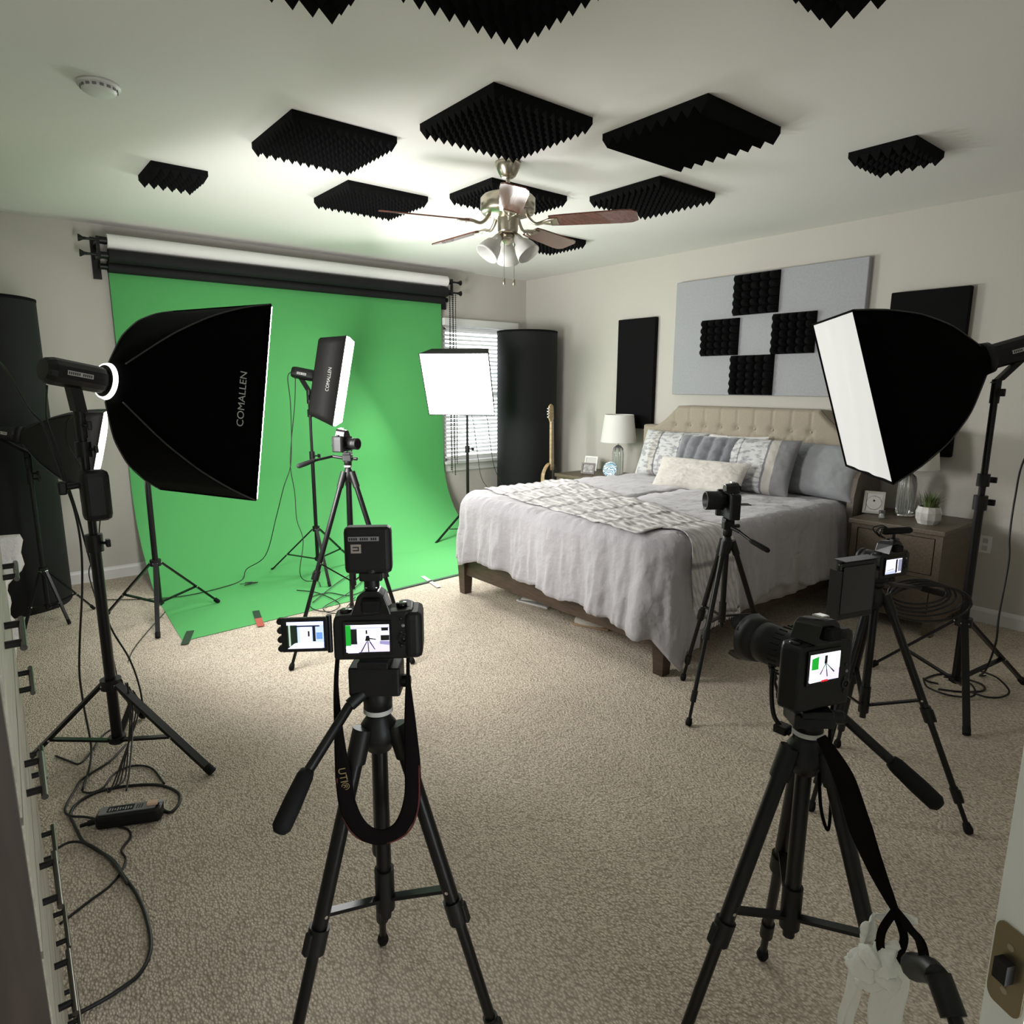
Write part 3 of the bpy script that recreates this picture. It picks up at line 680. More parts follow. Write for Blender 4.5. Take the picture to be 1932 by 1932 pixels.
# ---------------------------------------------------------------- nightstands
def nightstand(y0,y1,label,x0=4.55,x1=5.14,top=.69):
    t=thing('nightstand',label,'nightstand',((x0+x1)/2,(y0+y1)/2,0),'grey brown nightstands beside the bed')
    b=MB(); b.rbox(((x0+x1)/2-.01,(y0+y1)/2,top-.016),(x1-x0+.02,y1-y0+.03,.032),.006,WOODG); b.build('table_top',t)
    bz=.085; zt=top-.032
    b=MB()
    for y in(y0+.02,y1-.02): b.box(((x0+x1)/2,y,(bz+zt)/2),(x1-x0,.04,zt-bz),WOODG)
    b.box((x1-.01,(y0+y1)/2,(bz+zt)/2),(.02,y1-y0-.08,zt-bz),WOODG)
    b.box((x0+.02,(y0+y1)/2,bz+.03),(.04,y1-y0-.08,.06),WOODG); b.box((x0+.02,(y0+y1)/2,zt-.012),(.04,y1-y0-.08,.024),WOODG)
    b.box(((x0+x1)/2,(y0+y1)/2,bz+.01),(x1-x0-.04,y1-y0-.08,.02),WOODG); b.box((x0+.02,(y0+y1)/2,.385),(.036,y1-y0-.08,.024),WOODG)
    b.build('carcass',t)
    for z0,z1 in((.40,zt-.028),(bz+.064,.370)):
        b=MB(); b.rbox((x0+.012,(y0+y1)/2,(z0+z1)/2),(y1-y0-.09,z1-z0,.022),.004,WOODG,Matrix(((0,0,-1),(1,0,0),(0,1,0)))); d=b.build('drawer',t)
        b=MB(); b.cyl((x0-.025,(y0+y1)/2-.07,(z0+z1)/2),(x0-.025,(y0+y1)/2+.07,(z0+z1)/2),.006,BLKM)
        for s_ in(-1,1): b.cyl((x0+.002,(y0+y1)/2+s_*.055,(z0+z1)/2),(x0-.025,(y0+y1)/2+s_*.055,(z0+z1)/2),.005,BLKM)
        b.build('handle',d)
    for x in(x0+.03,x1-.03):
        for y in(y0+.03,y1-.03):
            b=MB(); b.box((x,y,bz/2),(.055,.055,bz),WOODG); b.build('foot',t)
nightstand(1.405,1.955,'grey brown two drawer nightstand right of the bed, holding the potted plant')
nightstand(4.28,4.88,'grey brown nightstand left of the bed, mostly hidden behind the duvet')
def lamp(x,y,z,label):
    t=thing('table_lamp',label,'table lamp',(x,y,z),'ribbed glass table lamps on the nightstands')
    MB().lathe([(0,0),(0,.062),(.014,.062),(.018,.05),(.02,0)],(x,y,z),(0,0,1),CHR,n=28).build('base',t)
    b=MB(); n=96; prof=[(.02,.052),(.06,.055),(.22,.055),(.27,.045),(.295,.022),(.30,.012)]; vs=[]
    for h,r in prof:
        for i in range(n):
            a=2*PI*i/n; rr=r*(1+.06*math.cos(a*12)); vs.append((x+math.cos(a)*rr,y+math.sin(a)*rr,z+h))
    b.add(vs,[(k*n+i,k*n+(i+1)%n,(k+1)*n+(i+1)%n,(k+1)*n+i) for k in range(len(prof)-1) for i in range(n)],GLASS,True); b.build('glass_body',t)
    MB().cyl((x,y,z+.02),(x,y,z+.36),.006,CHR).build('stem',t)
    b=MB(); b.lathe([(.33,.175),(.595,.14)],(x,y,z),(0,0,1),SHADE,n=48); b.lathe([(.33,.172),(.595,.137)],(x,y,z),(0,0,1),SHADE,n=48); sh=b.build('lamp_shade',t)
    b=MB()
    for k in range(3):
        a=2*PI*k/3; b.cyl((x,y,z+.36),(x+.155*math.cos(a),y+.155*math.sin(a),z+.46),.0025,CHR,n=6)
    b.build('spider',sh)
lamp(4.90,4.38,.69,'white shaded glass table lamp on the far nightstand left of headboard')
lamp(4.90,1.765,.69,'glass table lamp half hidden behind the right softbox, on near nightstand')
def frame(c,w_,h_,yaw_,label,fm,im,name='picture_frame',cat='picture frame',motif=None):
    t=thing(name,label,cat,c); n=V((math.cos(R_(yaw_)),math.sin(R_(yaw_)),0)); r=V((-n.y,n.x,0)); u=(V((0,0,1))*.97-n*.24).normalized(); nn=r.cross(u); 
    if nn.dot(n)<0: nn=-nn
    c=V(c); fr=.016 if w_>.08 else .01
    def P(a,b_,d=0): return c+r*a+u*b_+nn*d
    b=MB(); w2=w_/2
    for a0,b0,a1,b1 in((-w2,0,w2,fr),(-w2,h_-fr,w2,h_),(-w2,fr,-w2+fr,h_-fr),(w2-fr,fr,w2,h_-fr)):
        b.prism([P(a0,b0),P(a1,b0),P(a1,b1),P(a0,b1)],nn*.012,fm)
    b.build('frame',t)
    MB().prism([P(-w2+fr,fr),P(w2-fr,fr),P(w2-fr,h_-fr),P(-w2+fr,h_-fr)],nn*.005,im).build('picture',t)
    if motif:
        b=MB()
        for q_,(a,bb,rr,mm) in enumerate(motif):
            q=[P(a+math.cos(2*PI*k/24)*rr,bb+math.sin(2*PI*k/24)*rr,.0055) for k in range(24)]; b.prism(q,nn*.0008*(q_+1),mm)
        b.build('picture_motif',t)
    b=MB(); b.prism([P(-.012,.01,0),P(.012,.01,0),P(.008,h_*.8,0),P(-.008,h_*.8,0)],-nn*.002,fm)
    q0=P(0,h_*.75); q1=c-n*h_*.42; q1.z=c.z+.001; b.cyl(q0,q1,.004,fm,n=6); b.build('easel_back',t)
PHG=mat('faded photo print',(.34,.33,.32),.6,var=(40,.6)); PHW=mat('white card insert',(.66,.65,.62),.6)
frame((4.80,1.93,.692),.13,.155,195,'pale glossy frame with white round card on the near nightstand',mat('pearl frame',(.48,.46,.42),.3),PHW,motif=[(0,.075,.05,PHG),(0,.075,.045,PHW),(0,.09,.007,BLK)])
frame((4.74,4.63,.692),.145,.11,200,'small dark brown framed photo on the far nightstand',WOODD,PHG)
frame((4.95,4.80,.692),.15,.15,195,'white framed picture standing behind the dark framed photo',WHITE,PHW)
t=thing('decorative_plate','small round blue and white plate standing on the far nightstand','plate',(4.74,4.33,.69))
BLU=stripes_mat('blue white glaze',(.12,.28,.42),(.72,.76,.78),14,'X','RINGS',dist=9,lo=.4,hi=.5,rough=.2)
b=MB(); b.lathe([(0,0),(0,.03),(.008,.05),(.014,.074),(.017,.074),(.011,.05),(.006,0)],(4.745,4.33,.765),(-.93,-.25,.25),BLU,n=36); b.build('dish',t)
b=MB(); b.box((4.765,4.33,.697),(.06,.07,.012),WOODD); b.box((4.785,4.33,.735),(.008,.02,.085),WOODD); b.build('plate_stand',t)
t=thing('candle','small white candle in glass beside the near lamp base','candle',(4.70,1.83,.69))
MB().lathe([(0,0),(0,.018),(.05,.02),(.05,.017),(.012,.015)],(4.70,1.83,.69),(0,0,1),GLASS,n=20).build('glass_cup',t)
MB().cyl((4.70,1.83,.693),(4.70,1.83,.733),.0145,WHITE).build('wax',t)
t=thing('potted_plant','small green grass plant in white faceted pot on near nightstand','potted plant',(4.74,1.565,.69))
b=MB(); px,py=4.74,1.565; POT=mat('white grey faceted ceramic',(.62,.61,.58),.35,var=(16,.22))
b.lathe([(0,0),(0,.058),(.03,.072),(.075,.075),(.11,.064),(.112,.064),(.112,.058),(.08,.066)],(px,py,.69),(0,0,1),POT,n=11,smooth=False); b.build('pot',t)
MB().cyl((px,py,.72),(px,py,.788),.06,mat('potting soil',(.05,.035,.025),.95)).build('soil',t)
LEAF=mat('olive green grass blades',(.12,.16,.05),.6,var=(30,.4)); b=MB()
for k in range(120):
    a=random.uniform(0,2*PI); r0=random.uniform(0,.045); ln=random.uniform(.06,.125); le=random.uniform(.01,.075)
    o=V((px+math.cos(a)*r0,py+math.sin(a)*r0,.785)); d=V((math.cos(a+random.uniform(-.6,.6)),math.sin(a+random.uniform(-.6,.6)),0))
    s_=V((-d.y,d.x,0))*.0035; p1=o+d*le*.4+V((0,0,ln*.6)); p2=o+d*le+V((0,0,ln))
    b.add([o-s_,o+s_,p1+s_*.8,p1-s_*.8,p2],[(0,1,2,3),(3,2,4)],LEAF)
b.build('leaves',t)
# wall outlet near the nightstand
t=thing('wall_outlet','white outlet plate on wall right of the near nightstand','outlet',(X1,1.345,.53))
MB().rbox((X1-.004,1.345,.53),(.07,.115,.008),.003,WHITE,Matrix(((0,0,-1),(1,0,0),(0,1,0)))).build('cover_plate',t)
b=MB()
for dz in(-.025,.025): b.box((X1-.009,1.345,.53+dz),(.004,.03,.032),LGREY)
b.build('sockets',t)
# ---------------------------------------------------------------- lettering
def text_mb(s,size,m,O,X,Y,th=.0008):
    cu=bpy.data.curves.new('letters','FONT'); cu.body=s; cu.size=size; cu.extrude=0; cu.align_x='CENTER'; cu.align_y='CENTER'
    o=bpy.data.objects.new('letters',cu); COL.objects.link(o); bpy.context.view_layer.update()
    me=o.evaluated_get(bpy.context.evaluated_depsgraph_get()).to_mesh()
    X=V(X).normalized(); Y=V(Y).normalized(); O=V(O)
    b=MB(); b.add([O+X*v.co.x+Y*v.co.y for v in me.vertices],[tuple(q.vertices) for q in me.polygons],m)
    o.to_mesh_clear(); bpy.data.objects.remove(o); bpy.data.curves.remove(cu)
    return b
# ---------------------------------------------------------------- guitar
t=thing('guitar_stand','black guitar stand holding the bass between cylinder and far nightstand','stand',(4.585,5.07,0))
gx,gy=4.585,5.07
gn=V((math.cos(R_(-72)),math.sin(R_(-72)),0)); ga=V((-gn.y,gn.x,0))
if ga.dot(Rt)<0: ga=-ga
b=MB(); b.cyl((gx,gy,.50),(gx,gy,.02),.01,BLKM); b.build('post',t)
for s_ in(-1,1):
    b=MB(); b.cyl(V((gx,gy,.12)),V((gx,gy,0.008))+ga*s_*.17+gn*.05,.008,BLKM); b.build('leg',t)
b=MB(); b.cyl(V((gx,gy,.12)),V((gx,gy,.008))-gn*.18,.008,BLKM); b.build('leg',t)
b=MB(); b.tube([V((gx,gy,.35))-ga*.1+gn*.09,V((gx,gy,.33))-ga*.1,V((gx,gy,.33))+ga*.1,V((gx,gy,.35))+ga*.1+gn*.09],.008,BLKM,sub=3); b.build('cradle',t)
t=thing('bass_guitar','bass guitar with tan neck and black body leaning on stand','guitar',(gx,gy,.15))
TAN=mat('tan maple wood',(.42,.29,.15),.35,var=(6,.25,(1,1,10)))
O=V((gx,gy,.345))+gn*.045
def G(a,z,n=0): return O+ga*a+V((0,0,z))+gn*(n)-gn*z*.02
outl=[]
for k in range(48):
    q=2*PI*k/48; r=.165+.018*math.cos(2*q)-.0*math.cos(q); a=math.cos(q)*r*1.0; z=.215+math.sin(q)*.215
    a*=1-.16*math.exp(-((z-.24)/.07)**2)
    outl.append((a,z))
b=MB(); b.prism([G(a,z,-.02) for a,z in outl],gn*.042,BLKG); body=b.build('body',t)
b=MB(); vs=[]
for a,z in outl:
    for nn_,k_ in((-.021,.985),(-.018,1.006),(.020,1.006),(.023,.985)): vs.append(G(a*k_,.215+(z-.215)*k_,nn_))
n=len(outl); b.add(vs,[(i*4+j,((i+1)%n)*4+j,((i+1)%n)*4+j+1,i*4+j+1) for i in range(n) for j in range(3)],TAN,True); b.build('edge_binding',body)
b=MB(); b.prism([G(-.03,.36,.012),G(.03,.36,.012),G(.022,.86,.012),G(-.022,.86,.012)],gn*.022,TAN); b.build('neck',t)
b=MB(); b.prism([G(-.024,.85,.012),G(.024,.85,.012),G(.042,.89,.010),G(.040,1.01,.006),G(.0,1.03,.006),G(-.036,1.01,.006),G(-.046,.89,.010)],gn*.016,TAN); hs=b.build('headstock',t)
b=MB()
for k in range(4):
    for_=G(-.038,.90+.028*k,.016); b.cyl(for_,for_-ga*.022,.004,CHR,n=8); b.lathe([(0,0),(0,.009),(.006,.009),(.006,0)],for_-ga*.022,-ga,CHR,n=10)
b.build('tuning_pegs',hs)
b=MB()
for k in range(4): b.cyl(G(-.015+.010*k,.10,.032),G(-.012+.008*k,.90,.037),.0009,NICK,n=5)
b.build('strings',t)
b=MB(); b.box(G(0,.10,.03),(.09,.09,.012),CHR,Matrix((gn,ga,V((0,0,1)))).transposed()@Matrix.Diagonal((.13,.9,.5))); b.build('bridge',t)
# ---------------------------------------------------------------- dresser
DYa,DYb,DT=.86,1.72,1.34
def dp(y,x,z):  # y along the front (0 near .. 1 far), x out from the front
    a=V((-.0055,DYa,0)); c=V((.021,DYb,0)); u=(c-a).normalized(); n=V((u.y,-u.x,0)); return a+u*(y*(c-a).length)+n*x+V((0,0,z))
STEEL=mat('dark bronze steel',(.09,.085,.075),.3,1)
ds=thing('dresser','tall weathered grey wood dresser at left edge with dark end panel','dresser',dp(.5,-.2,0))
def dbox(b,y0,y1,x0,x1,z0,z1,m): 
    b.prism([dp(y0,x0,z0),dp(y1,x0,z0),dp(y1,x1,z0),dp(y0,x1,z0)],(0,0,z1-z0),m)
b=MB(); dbox(b,0,.03,-.44,-.002,.06,DT,WOODDR); b.build('end_panel',ds)
b=MB(); dbox(b,.97,1,-.44,-.002,.06,DT,WOODF); b.build('end_panel',ds)
b=MB(); dbox(b,.03,.97,-.44,-.42,.06,DT,WOODDR); dbox(b,.03,.97,-.42,-.02,.08,.10,WOODDR); b.build('carcass',ds)
b=MB(); dbox(b,-.01,1.0,-.455,.004,DT,DT+.028,WOODF); b.build('table_top',ds)
for y in(.0,.94):
    for x in(-.44,-.06):
        b=MB(); dbox(b,y,y+.06,x,x+.055,0,.06,WOODDR); b.build('foot',ds)
zr=[.10,.30,.505,.70,.885,1.065,1.20,DT-.008]
for k in range(6):
    z0=zr[k]; z1=zr[k+1]-.010
    if k==5: z1=DT-.008
    b=MB(); dbox(b,.032,.968,-.02,.0,z0,z1,WOODF); dbox(b,.05,.95,-.4,-.02,z0+.02,z1-.03,WOODDR); dw=b.build('drawer',ds)
    for yy in(.36,.84):
        zc=(z0+z1)/2; b=MB()
        for e in(-.055,.055): b.cyl(dp(yy+e,0,zc),dp(yy+e,.019,zc),.0055,BLKM,n=10)
        b.cyl(dp(yy-.085,.021,zc),dp(yy+.085,.021,zc),.0045,STEEL,n=10)
        b.build('bar_handle',dw)
t=thing('white_towel','white towel hanging over the far end of dresser','towel',dp(1.05,-.1,1.0))
TOW=mat('white terry cloth',(.75,.72,.66),.95,bump=(90,.8,.004))
b=MB()
def tw(u,v):
    x=.030+.014*math.sin(v*14)+.006*math.sin(v*37+1); x=-.30+(.30+x)*u*(1-.15*v)
    return dp(1.02+.018*math.sin(u*9+v*3),x,1.24-.36*v-.03*u*v)
b.grid(tw,40,30,TOW); o=b.build('cloth',t); md=o.modifiers.new('t','SOLIDIFY'); md.thickness=.012
b=MB(); b.cyl(dp(1.003,-.34,1.235),dp(1.003,.0,1.235),.007,BLKM); b.build('hanging_rail',ds)
# ---------------------------------------------------------------- light stands
def light_stand(label,c,h,feet,ztop,zb=.10,r=.016,knobs=(),grp='black tripod light stands',chrome=False,lr=None):
    c=V((*c,0)); t=thing('light_stand',label,'light stand',tuple(c),grp); lr=lr or r*.75
    b=MB(); b.cyl(c+V((0,0,zb-.02)),c+V((0,0,h+.62)),r,BLKM,n=20); b.build('lower_pole',t)
    b=MB(); b.cyl(c+V((0,0,h+.55)),c+V((0,0,ztop)),r*.75,CHR if chrome else BLKM,n=18); b.build('upper_pole',t)
    b=MB(); b.cyl(c+V((0,0,h-.02)),c+V((0,0,h+.022)),r*1.9,BLK,n=24); co=b.build('collar',t); b=MB(); b.cyl(c+V((0,0,zb-.012)),c+V((0,0,zb+.012)),r*1.6,BLK,n=20); b.build('brace_hub',t)
    b=MB(); b.cyl(c+V((0,0,h+.57)),c+V((0,0,h+.64)),r*1.5,BLK,n=18); 
    k=c+V((0,0,h+.605)); b.cyl(k,k+Rt*.05,.006,BLK); b.rbox(k+Rt*.055,(.016,.03,.03),.004,BLK); b.build('clamp_collar',t)
    for kz in knobs:
        k=c+V((0,0,kz)); b=MB(); b.cyl(k-V((0,0,.03)),k+V((0,0,.03)),r*1.35,BLK,n=18); b.cyl(k,k+Rt*.045,.006,BLK); b.rbox(k+Rt*.05,(.014,.028,.028),.004,BLK); b.build('clamp_knob',t)
    bs=[]
    for fx,fy in feet:
        F=V((fx,fy,0)); u=(F-c).normalized(); A=c+u*r*1.7+V((0,0,h)); Fz=F+V((0,0,lr)); d=(Fz-A).normalized(); s_=d.cross(V((0,0,1))).normalized(); q=s_.cross(d)
        b=MB(); b.prism([A-s_*lr-q*lr*.45,A+s_*lr-q*lr*.45,A+s_*lr+q*lr*.45,A-s_*lr+q*lr*.45],Fz-A,BLKM); lg=b.build('leg',t)
        b=MB(); b.cyl(Fz-d*.03,Fz+d*.004,lr*1.15,RUB,n=12); b.build('rubber_foot',lg)
        mid=A.lerp(Fz,.60); B0=c+u*r*1.5+V((0,0,zb)); e=mid-B0; s2=e.cross(V((0,0,1))).normalized()*lr*.8; q2=s2.cross(e).normalized()*lr*.3
        b=MB(); b.prism([B0-s2-q2,B0+s2-q2,B0+s2+q2,B0-s2+q2],e,BLKM); b.build('brace',t)
        for pp in(mid,A): bs.append((pp,s2.normalized(),lr))
    b=MB()
    for pp,s2,l2 in bs: b.cyl(pp-s2*l2*1.2,pp+s2*l2*1.2,.0045,CHR,n=8)
    b.build('rivets',t)
    return t
def nvec(yw,pt): return V((math.cos(R_(yw))*math.cos(R_(pt)),math.sin(R_(yw))*math.cos(R_(pt)),math.sin(R_(pt))))
def softbox(label,fc,yw,pt,w_,h_,L,prof,st,stand_c,ring=.075,bulge=.02,txt=None,glow=(1,.985,.96),head_len=.22,side_sag=.0,dual=False,headoff=0,head_r=.055,creases=False,piping=True,matside=None,lip=0,sq=3.2):
    """studio light: strobe head, fabric softbox shell, diffuser"""
    fc=V(fc); n=nvec(yw,pt); r=V((0,0,1)).cross(n).normalized(); u=n.cross(r)
    ap=fc-n*L; t=thing('studio_softbox',label,'softbox',tuple(ap),'studio softbox lights on stands')
    FS=matside or FAB
    N=48; vs=[]; K=len(prof); 
    def rect(k,s_,tt):
        # superellipse between circle and rectangle
        a=2*PI*(k+.5)/N-PI+PI/4; 
        # rectangle param, corners sharp
        per=((k)/N)*4; side=int(per); q=per-side; cs=[(1,1),(-1,1),(-1,-1),(1,-1),(1,1)]
        x=cs[side][0]*(1-q)+cs[side+1][0]*q; y=cs[side][1]*(1-q)+cs[side+1][1]*q
        an=math.atan2(y,x); cx,cy=math.cos(an),math.sin(an)
        sg=side_sag*math.sin(PI*q)*s_*(1-tt)*tt*4
        bl=min(1,tt*sq); rx=(x*bl+cx*(1-bl)); ry=(y*bl+cy*(1-bl)); X=rx*(w_/2*s_) ; Y=ry*(h_/2*s_)
        return X*(1-sg),Y*(1-sg)
    for tt,s_ in prof:
        rw=max(s_,0)
        for k in range(N):
            X,Y=rect(k,rw,tt)
            if tt<.02:
                an=math.atan2(Y,X); X,Y=math.cos(an)*ring,math.sin(an)*ring
            vs.append(ap+n*(L*tt)+r*X+u*Y)
    fs=[(i*N+k,i*N+(k+1)%N,(i+1)*N+(k+1)%N,(i+1)*N+k) for i in range(K-1) for k in range(N)]
    b=MB(); b.add(vs,fs,FS,True)
    # flat shade near the four ribs keeps creases crisp: ribs are added as piping
    shell=b.build('softbox_shell',t); md=shell.modifiers.new('t','SOLIDIFY'); md.thickness=.003; md.offset=-1
    if piping:
        b=MB()
        for kc in(0,N//4,N//2,3*N//4):
            b.tube([vs[i*N+kc]+(vs[i*N+kc]-(ap+n*(L*prof[i][0]))).normalized()*.002 for i in range(1,K)],.0035,PIPE,n=6,sub=3)
        b.build('corner_piping',shell)
    E_=emat('lit diffuser cloth',glow,st)
    if st<.5: E_.node_tree.nodes['Principled BSDF'].inputs['Base Color'].default_value=(.42,.42,.41,1)
    def df(a,c_):
        x=2*a-1; y=2*c_-1; bz=bulge*(1-x**4)*(1-y**4)
        if creases: bz+=.006*math.sin(x*5+y*2.2)*(1-x*x)*(1-y*y)+.004*math.sin(x*9-y*4+1)*(1-x*x)
        return fc+n*(bz-.004+lip)+r*x*w_/2*.985+u*y*h_/2*.985
    b=MB(); b.grid(df,26,26,E_); b.build('diffuser',t)
    if lip:
        b=MB(); cs=[fc+r*x*w_/2*.985+u*y*h_/2*.985 for x,y in((1,1),(-1,1),(-1,-1),(1,-1))]
        for i in range(4): b.quad(cs[i],cs[(i+1)%4],cs[(i+1)%4]+n*lip,cs[i]+n*lip,E_)
        b.build('glowing_edge',t)
    b=MB(); cs=[fc+r*x*w_/2+u*y*h_/2 for x,y in((1,1),(-1,1),(-1,-1),(1,-1))]
    for i in range(4): b.cyl(cs[i],cs[(i+1)%4],.0045,FS,n=8)
    b.build('front_rim',shell)
    b=MB(); b.lathe([(-.02,ring*.7),(-.02,ring*1.02),(.012,ring*1.08),(.012,ring*.7)],ap,n,CHR if dual else BLK,n=36); b.build('speed_ring',t)
    # strobe head
    hb_=-n; o=ap-n*.018+u*headoff
    b=MB(); R0=head_r; b.lathe([(0,0),(0,R0),(.015,R0*1.05),(head_len-.03,R0*1.05),(head_len-.01,R0*.95),(head_len,R0*.8),(head_len+.001,0)],o,hb_,BLK,n=14,smooth=False); hd=b.build('strobe_head',t)
    # label plate on the side facing the room
    sd=r if (C3-o).dot(r)>0 else -r; pc=o+hb_*head_len*.52+sd*(R0*1.045)
    b=MB(); b.box((0,0,0),(1,1,1),LGREY); b.v=[pc+hb_*a.x*head_len*.42+u*a.y*.017+sd*a.z*.002 for a in b.v]; b.build('name_plate',hd)
    b=MB()
    for k in range(12):
        if k in(5,): continue
        b.quad(*[pc+hb_*(head_len*.42*(-.44+k*.078+dx))+u*dy+sd*.0016 for dx,dy in((0,-.005),(.045,-.005),(.045,.005),(0,.005))],BLK)
    b.build('plate_marks',hd)
    sc=V((*stand_c,0)); q=o+hb_*head_len*.5-u*R0
    # bracket down to the stand
    zt=q.z-.14
    b=MB(); b.prism([q+n*.022+sd*.02,q-n*.022+sd*.02,q-n*.022-sd*.02,q+n*.022-sd*.02],V((sc.x-q.x,sc.y-q.y,-.09)),BLK); b.cyl((sc.x,sc.y,zt-.05),(sc.x,sc.y,zt+.06),.020,BLK,n=18)
    k=V((sc.x,sc.y,zt)); b.cyl(k,k+sd*.05,.007,BLK); b.rbox(k+sd*.055,(.016,.03,.035),.004,BLK); b.build('tilt_bracket',t)
    return t,n,r,u,ap,zt-.045,vs
C3=V((0,0,H))
pf=[(0,.12),(.06,.225),(.14,.345),(.29,.51),(.43,.645),(.56,.76),(.78,.90),(1,1)]
# left big softbox
S1=(.335,3.07)
t,n_,r_,u_,ap_,zt_,vs_=softbox('big black softbox on left stand lighting the green backdrop',(.895,3.32,1.478),23.2,-10.4,.66,.87,.49,pf,SOFT_L,S1,ring=.062,bulge=.035,dual=False,side_sag=.03,matside=FAB,lip=.014,head_len=.225,head_r=.050)
# lettering up the near side panel
K_=5; N_=48
near=-r_ if (C3-ap_).dot(-r_)>0 else r_
c_=ap_+n_*(.49*.80)+near*(.66*.5*.925+.006)-u_*.0
slope=(n_+near*.13).normalized()
tx=text_mb('COMALLEN',.046,LGREY,c_,u_,-slope if False else slope*-1,.001)
tx.build('lettering',t)
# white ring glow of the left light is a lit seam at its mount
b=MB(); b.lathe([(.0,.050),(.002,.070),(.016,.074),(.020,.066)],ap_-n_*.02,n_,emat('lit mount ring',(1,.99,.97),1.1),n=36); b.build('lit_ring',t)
light_stand('tall black light stand carrying the big left softbox',S1,.325,[(.60,2.66),(.48,3.36),(-.03,3.12)],zt_+.02,.075,.021,(zt_-.05,))
# black ballast box clamped to the stand
t=thing('power_pack','black power pack clamped to the tall left stand','power pack',(.335,3.07,1.12))
b=MB(); b.rbox((.355,3.045,1.125),(.10,.085,.20),.025,BLK); b.build('case',t)
b=MB(); b.cyl((.335,3.07,1.10),(.335,3.07,1.16),.030,BLK); b.cyl((.335,3.07,1.17),(.25,3.07,1.16),.012,BLK); b.rbox((.25,3.07,1.16),(.03,.045,.05),.008,BLK); b.build('clamp',t)
# right softbox
S2=(3.745,1.021)
pr_=[(0,.12),(.06,.225),(.14,.345),(.29,.51),(.43,.645),(.56,.76),(.78,.90),(1,1)]
t,n_,r_,u_,ap_,zt_,vs_=softbox('large black softbox on right stand with dim white front, facing backdrop',(3.335,1.505,1.507),130.1,-17.5,.70,.78,.60,pr_,SOFT_R,S2,ring=.07,bulge=-.012,creases=True,side_sag=.05)
light_stand('tall black light stand carrying the right softbox beside nightstand',(3.745,1.021),.405,[(3.345,.842),(4.20,.84),(3.805,1.445)],zt_+.02,.10,.020,(1.12,))
# middle panel light
pm=[(0,.10),(.10,.30),(.35,.80),(.42,.84),(1,1)]
S3=(2.13,5.19)
t,n_,r_,u_,ap_,zt_,vs_=softbox('shallow square softbox seen edge on before the green backdrop',(2.375,5.09,1.583),-29.6,-11,.625,.69,.21,[(0,.14),(.02,.6),(.04,.80),(.10,.85),(1,1)],PANEL_MID,S3,ring=.05,bulge=.008,head_len=.17,piping=False,matside=FABI,head_r=.045,lip=.022,sq=40)
tx=text_mb('COMALLEN',.035,LGREY,ap_+n_*.13+(-r_ if (C3-ap_).dot(-r_)>0 else r_)*(.625*.5*.965),u_,-n_); tx.build('lettering',t)
light_stand('black light stand on the green sheet under the edge-on softbox',(2.13,5.19),.386,[(1.83,5.476),(2.045,4.775),(2.52,5.32)],zt_+.02,.13,.015,(zt_-.08,))
# back panel light
S4=(3.92,5.545)
t,n_,r_,u_,ap_,zt_,vs_=softbox('square softbox with glowing white face in front of the window blind',(3.67,5.345,1.559),-140,-25.4,.665,.64,.26,[(0,.14),(.02,.6),(.04,.80),(.10,.85),(1,1)],PANEL_BACK,S4,ring=.05,bulge=.006,head_len=.13,piping=False,matside=FABI,head_r=.045,sq=40)
light_stand('black light stand behind the bed foot carrying the brightest softbox',(3.92,5.545),.313,[(3.445,5.44),(4.10,5.10),(4.18,5.90)],zt_+.02,.09,.015)
# far left rounded softbox
S5=(.262,5.16)
t,n_,r_,u_,ap_,zt_,vs_=softbox('small rounded black softbox behind the tall left stand, glowing at edge',(.63,5.0,1.145),-11,-14,.50,.50,.42,pf,SOFT_FAR,S5,ring=.05,bulge=.03,head_len=.12,matside=FABI,head_r=.045)
light_stand('thin black light stand in front of the left charcoal cylinder',(.262,5.16),.36,[(.115,5.05),(.36,5.05),(.53,5.30)],zt_+.02,.12,.013,(1.0,))
# spare stand before the backdrop (its head is hidden by the big softbox)
t=light_stand('black light stand with chrome upper pole at left edge of green sheet',(.853,4.798),.393,[(.757,4.415),(1.25,4.905),(.57,5.075)],1.45,.12,.018,(),chrome=True)
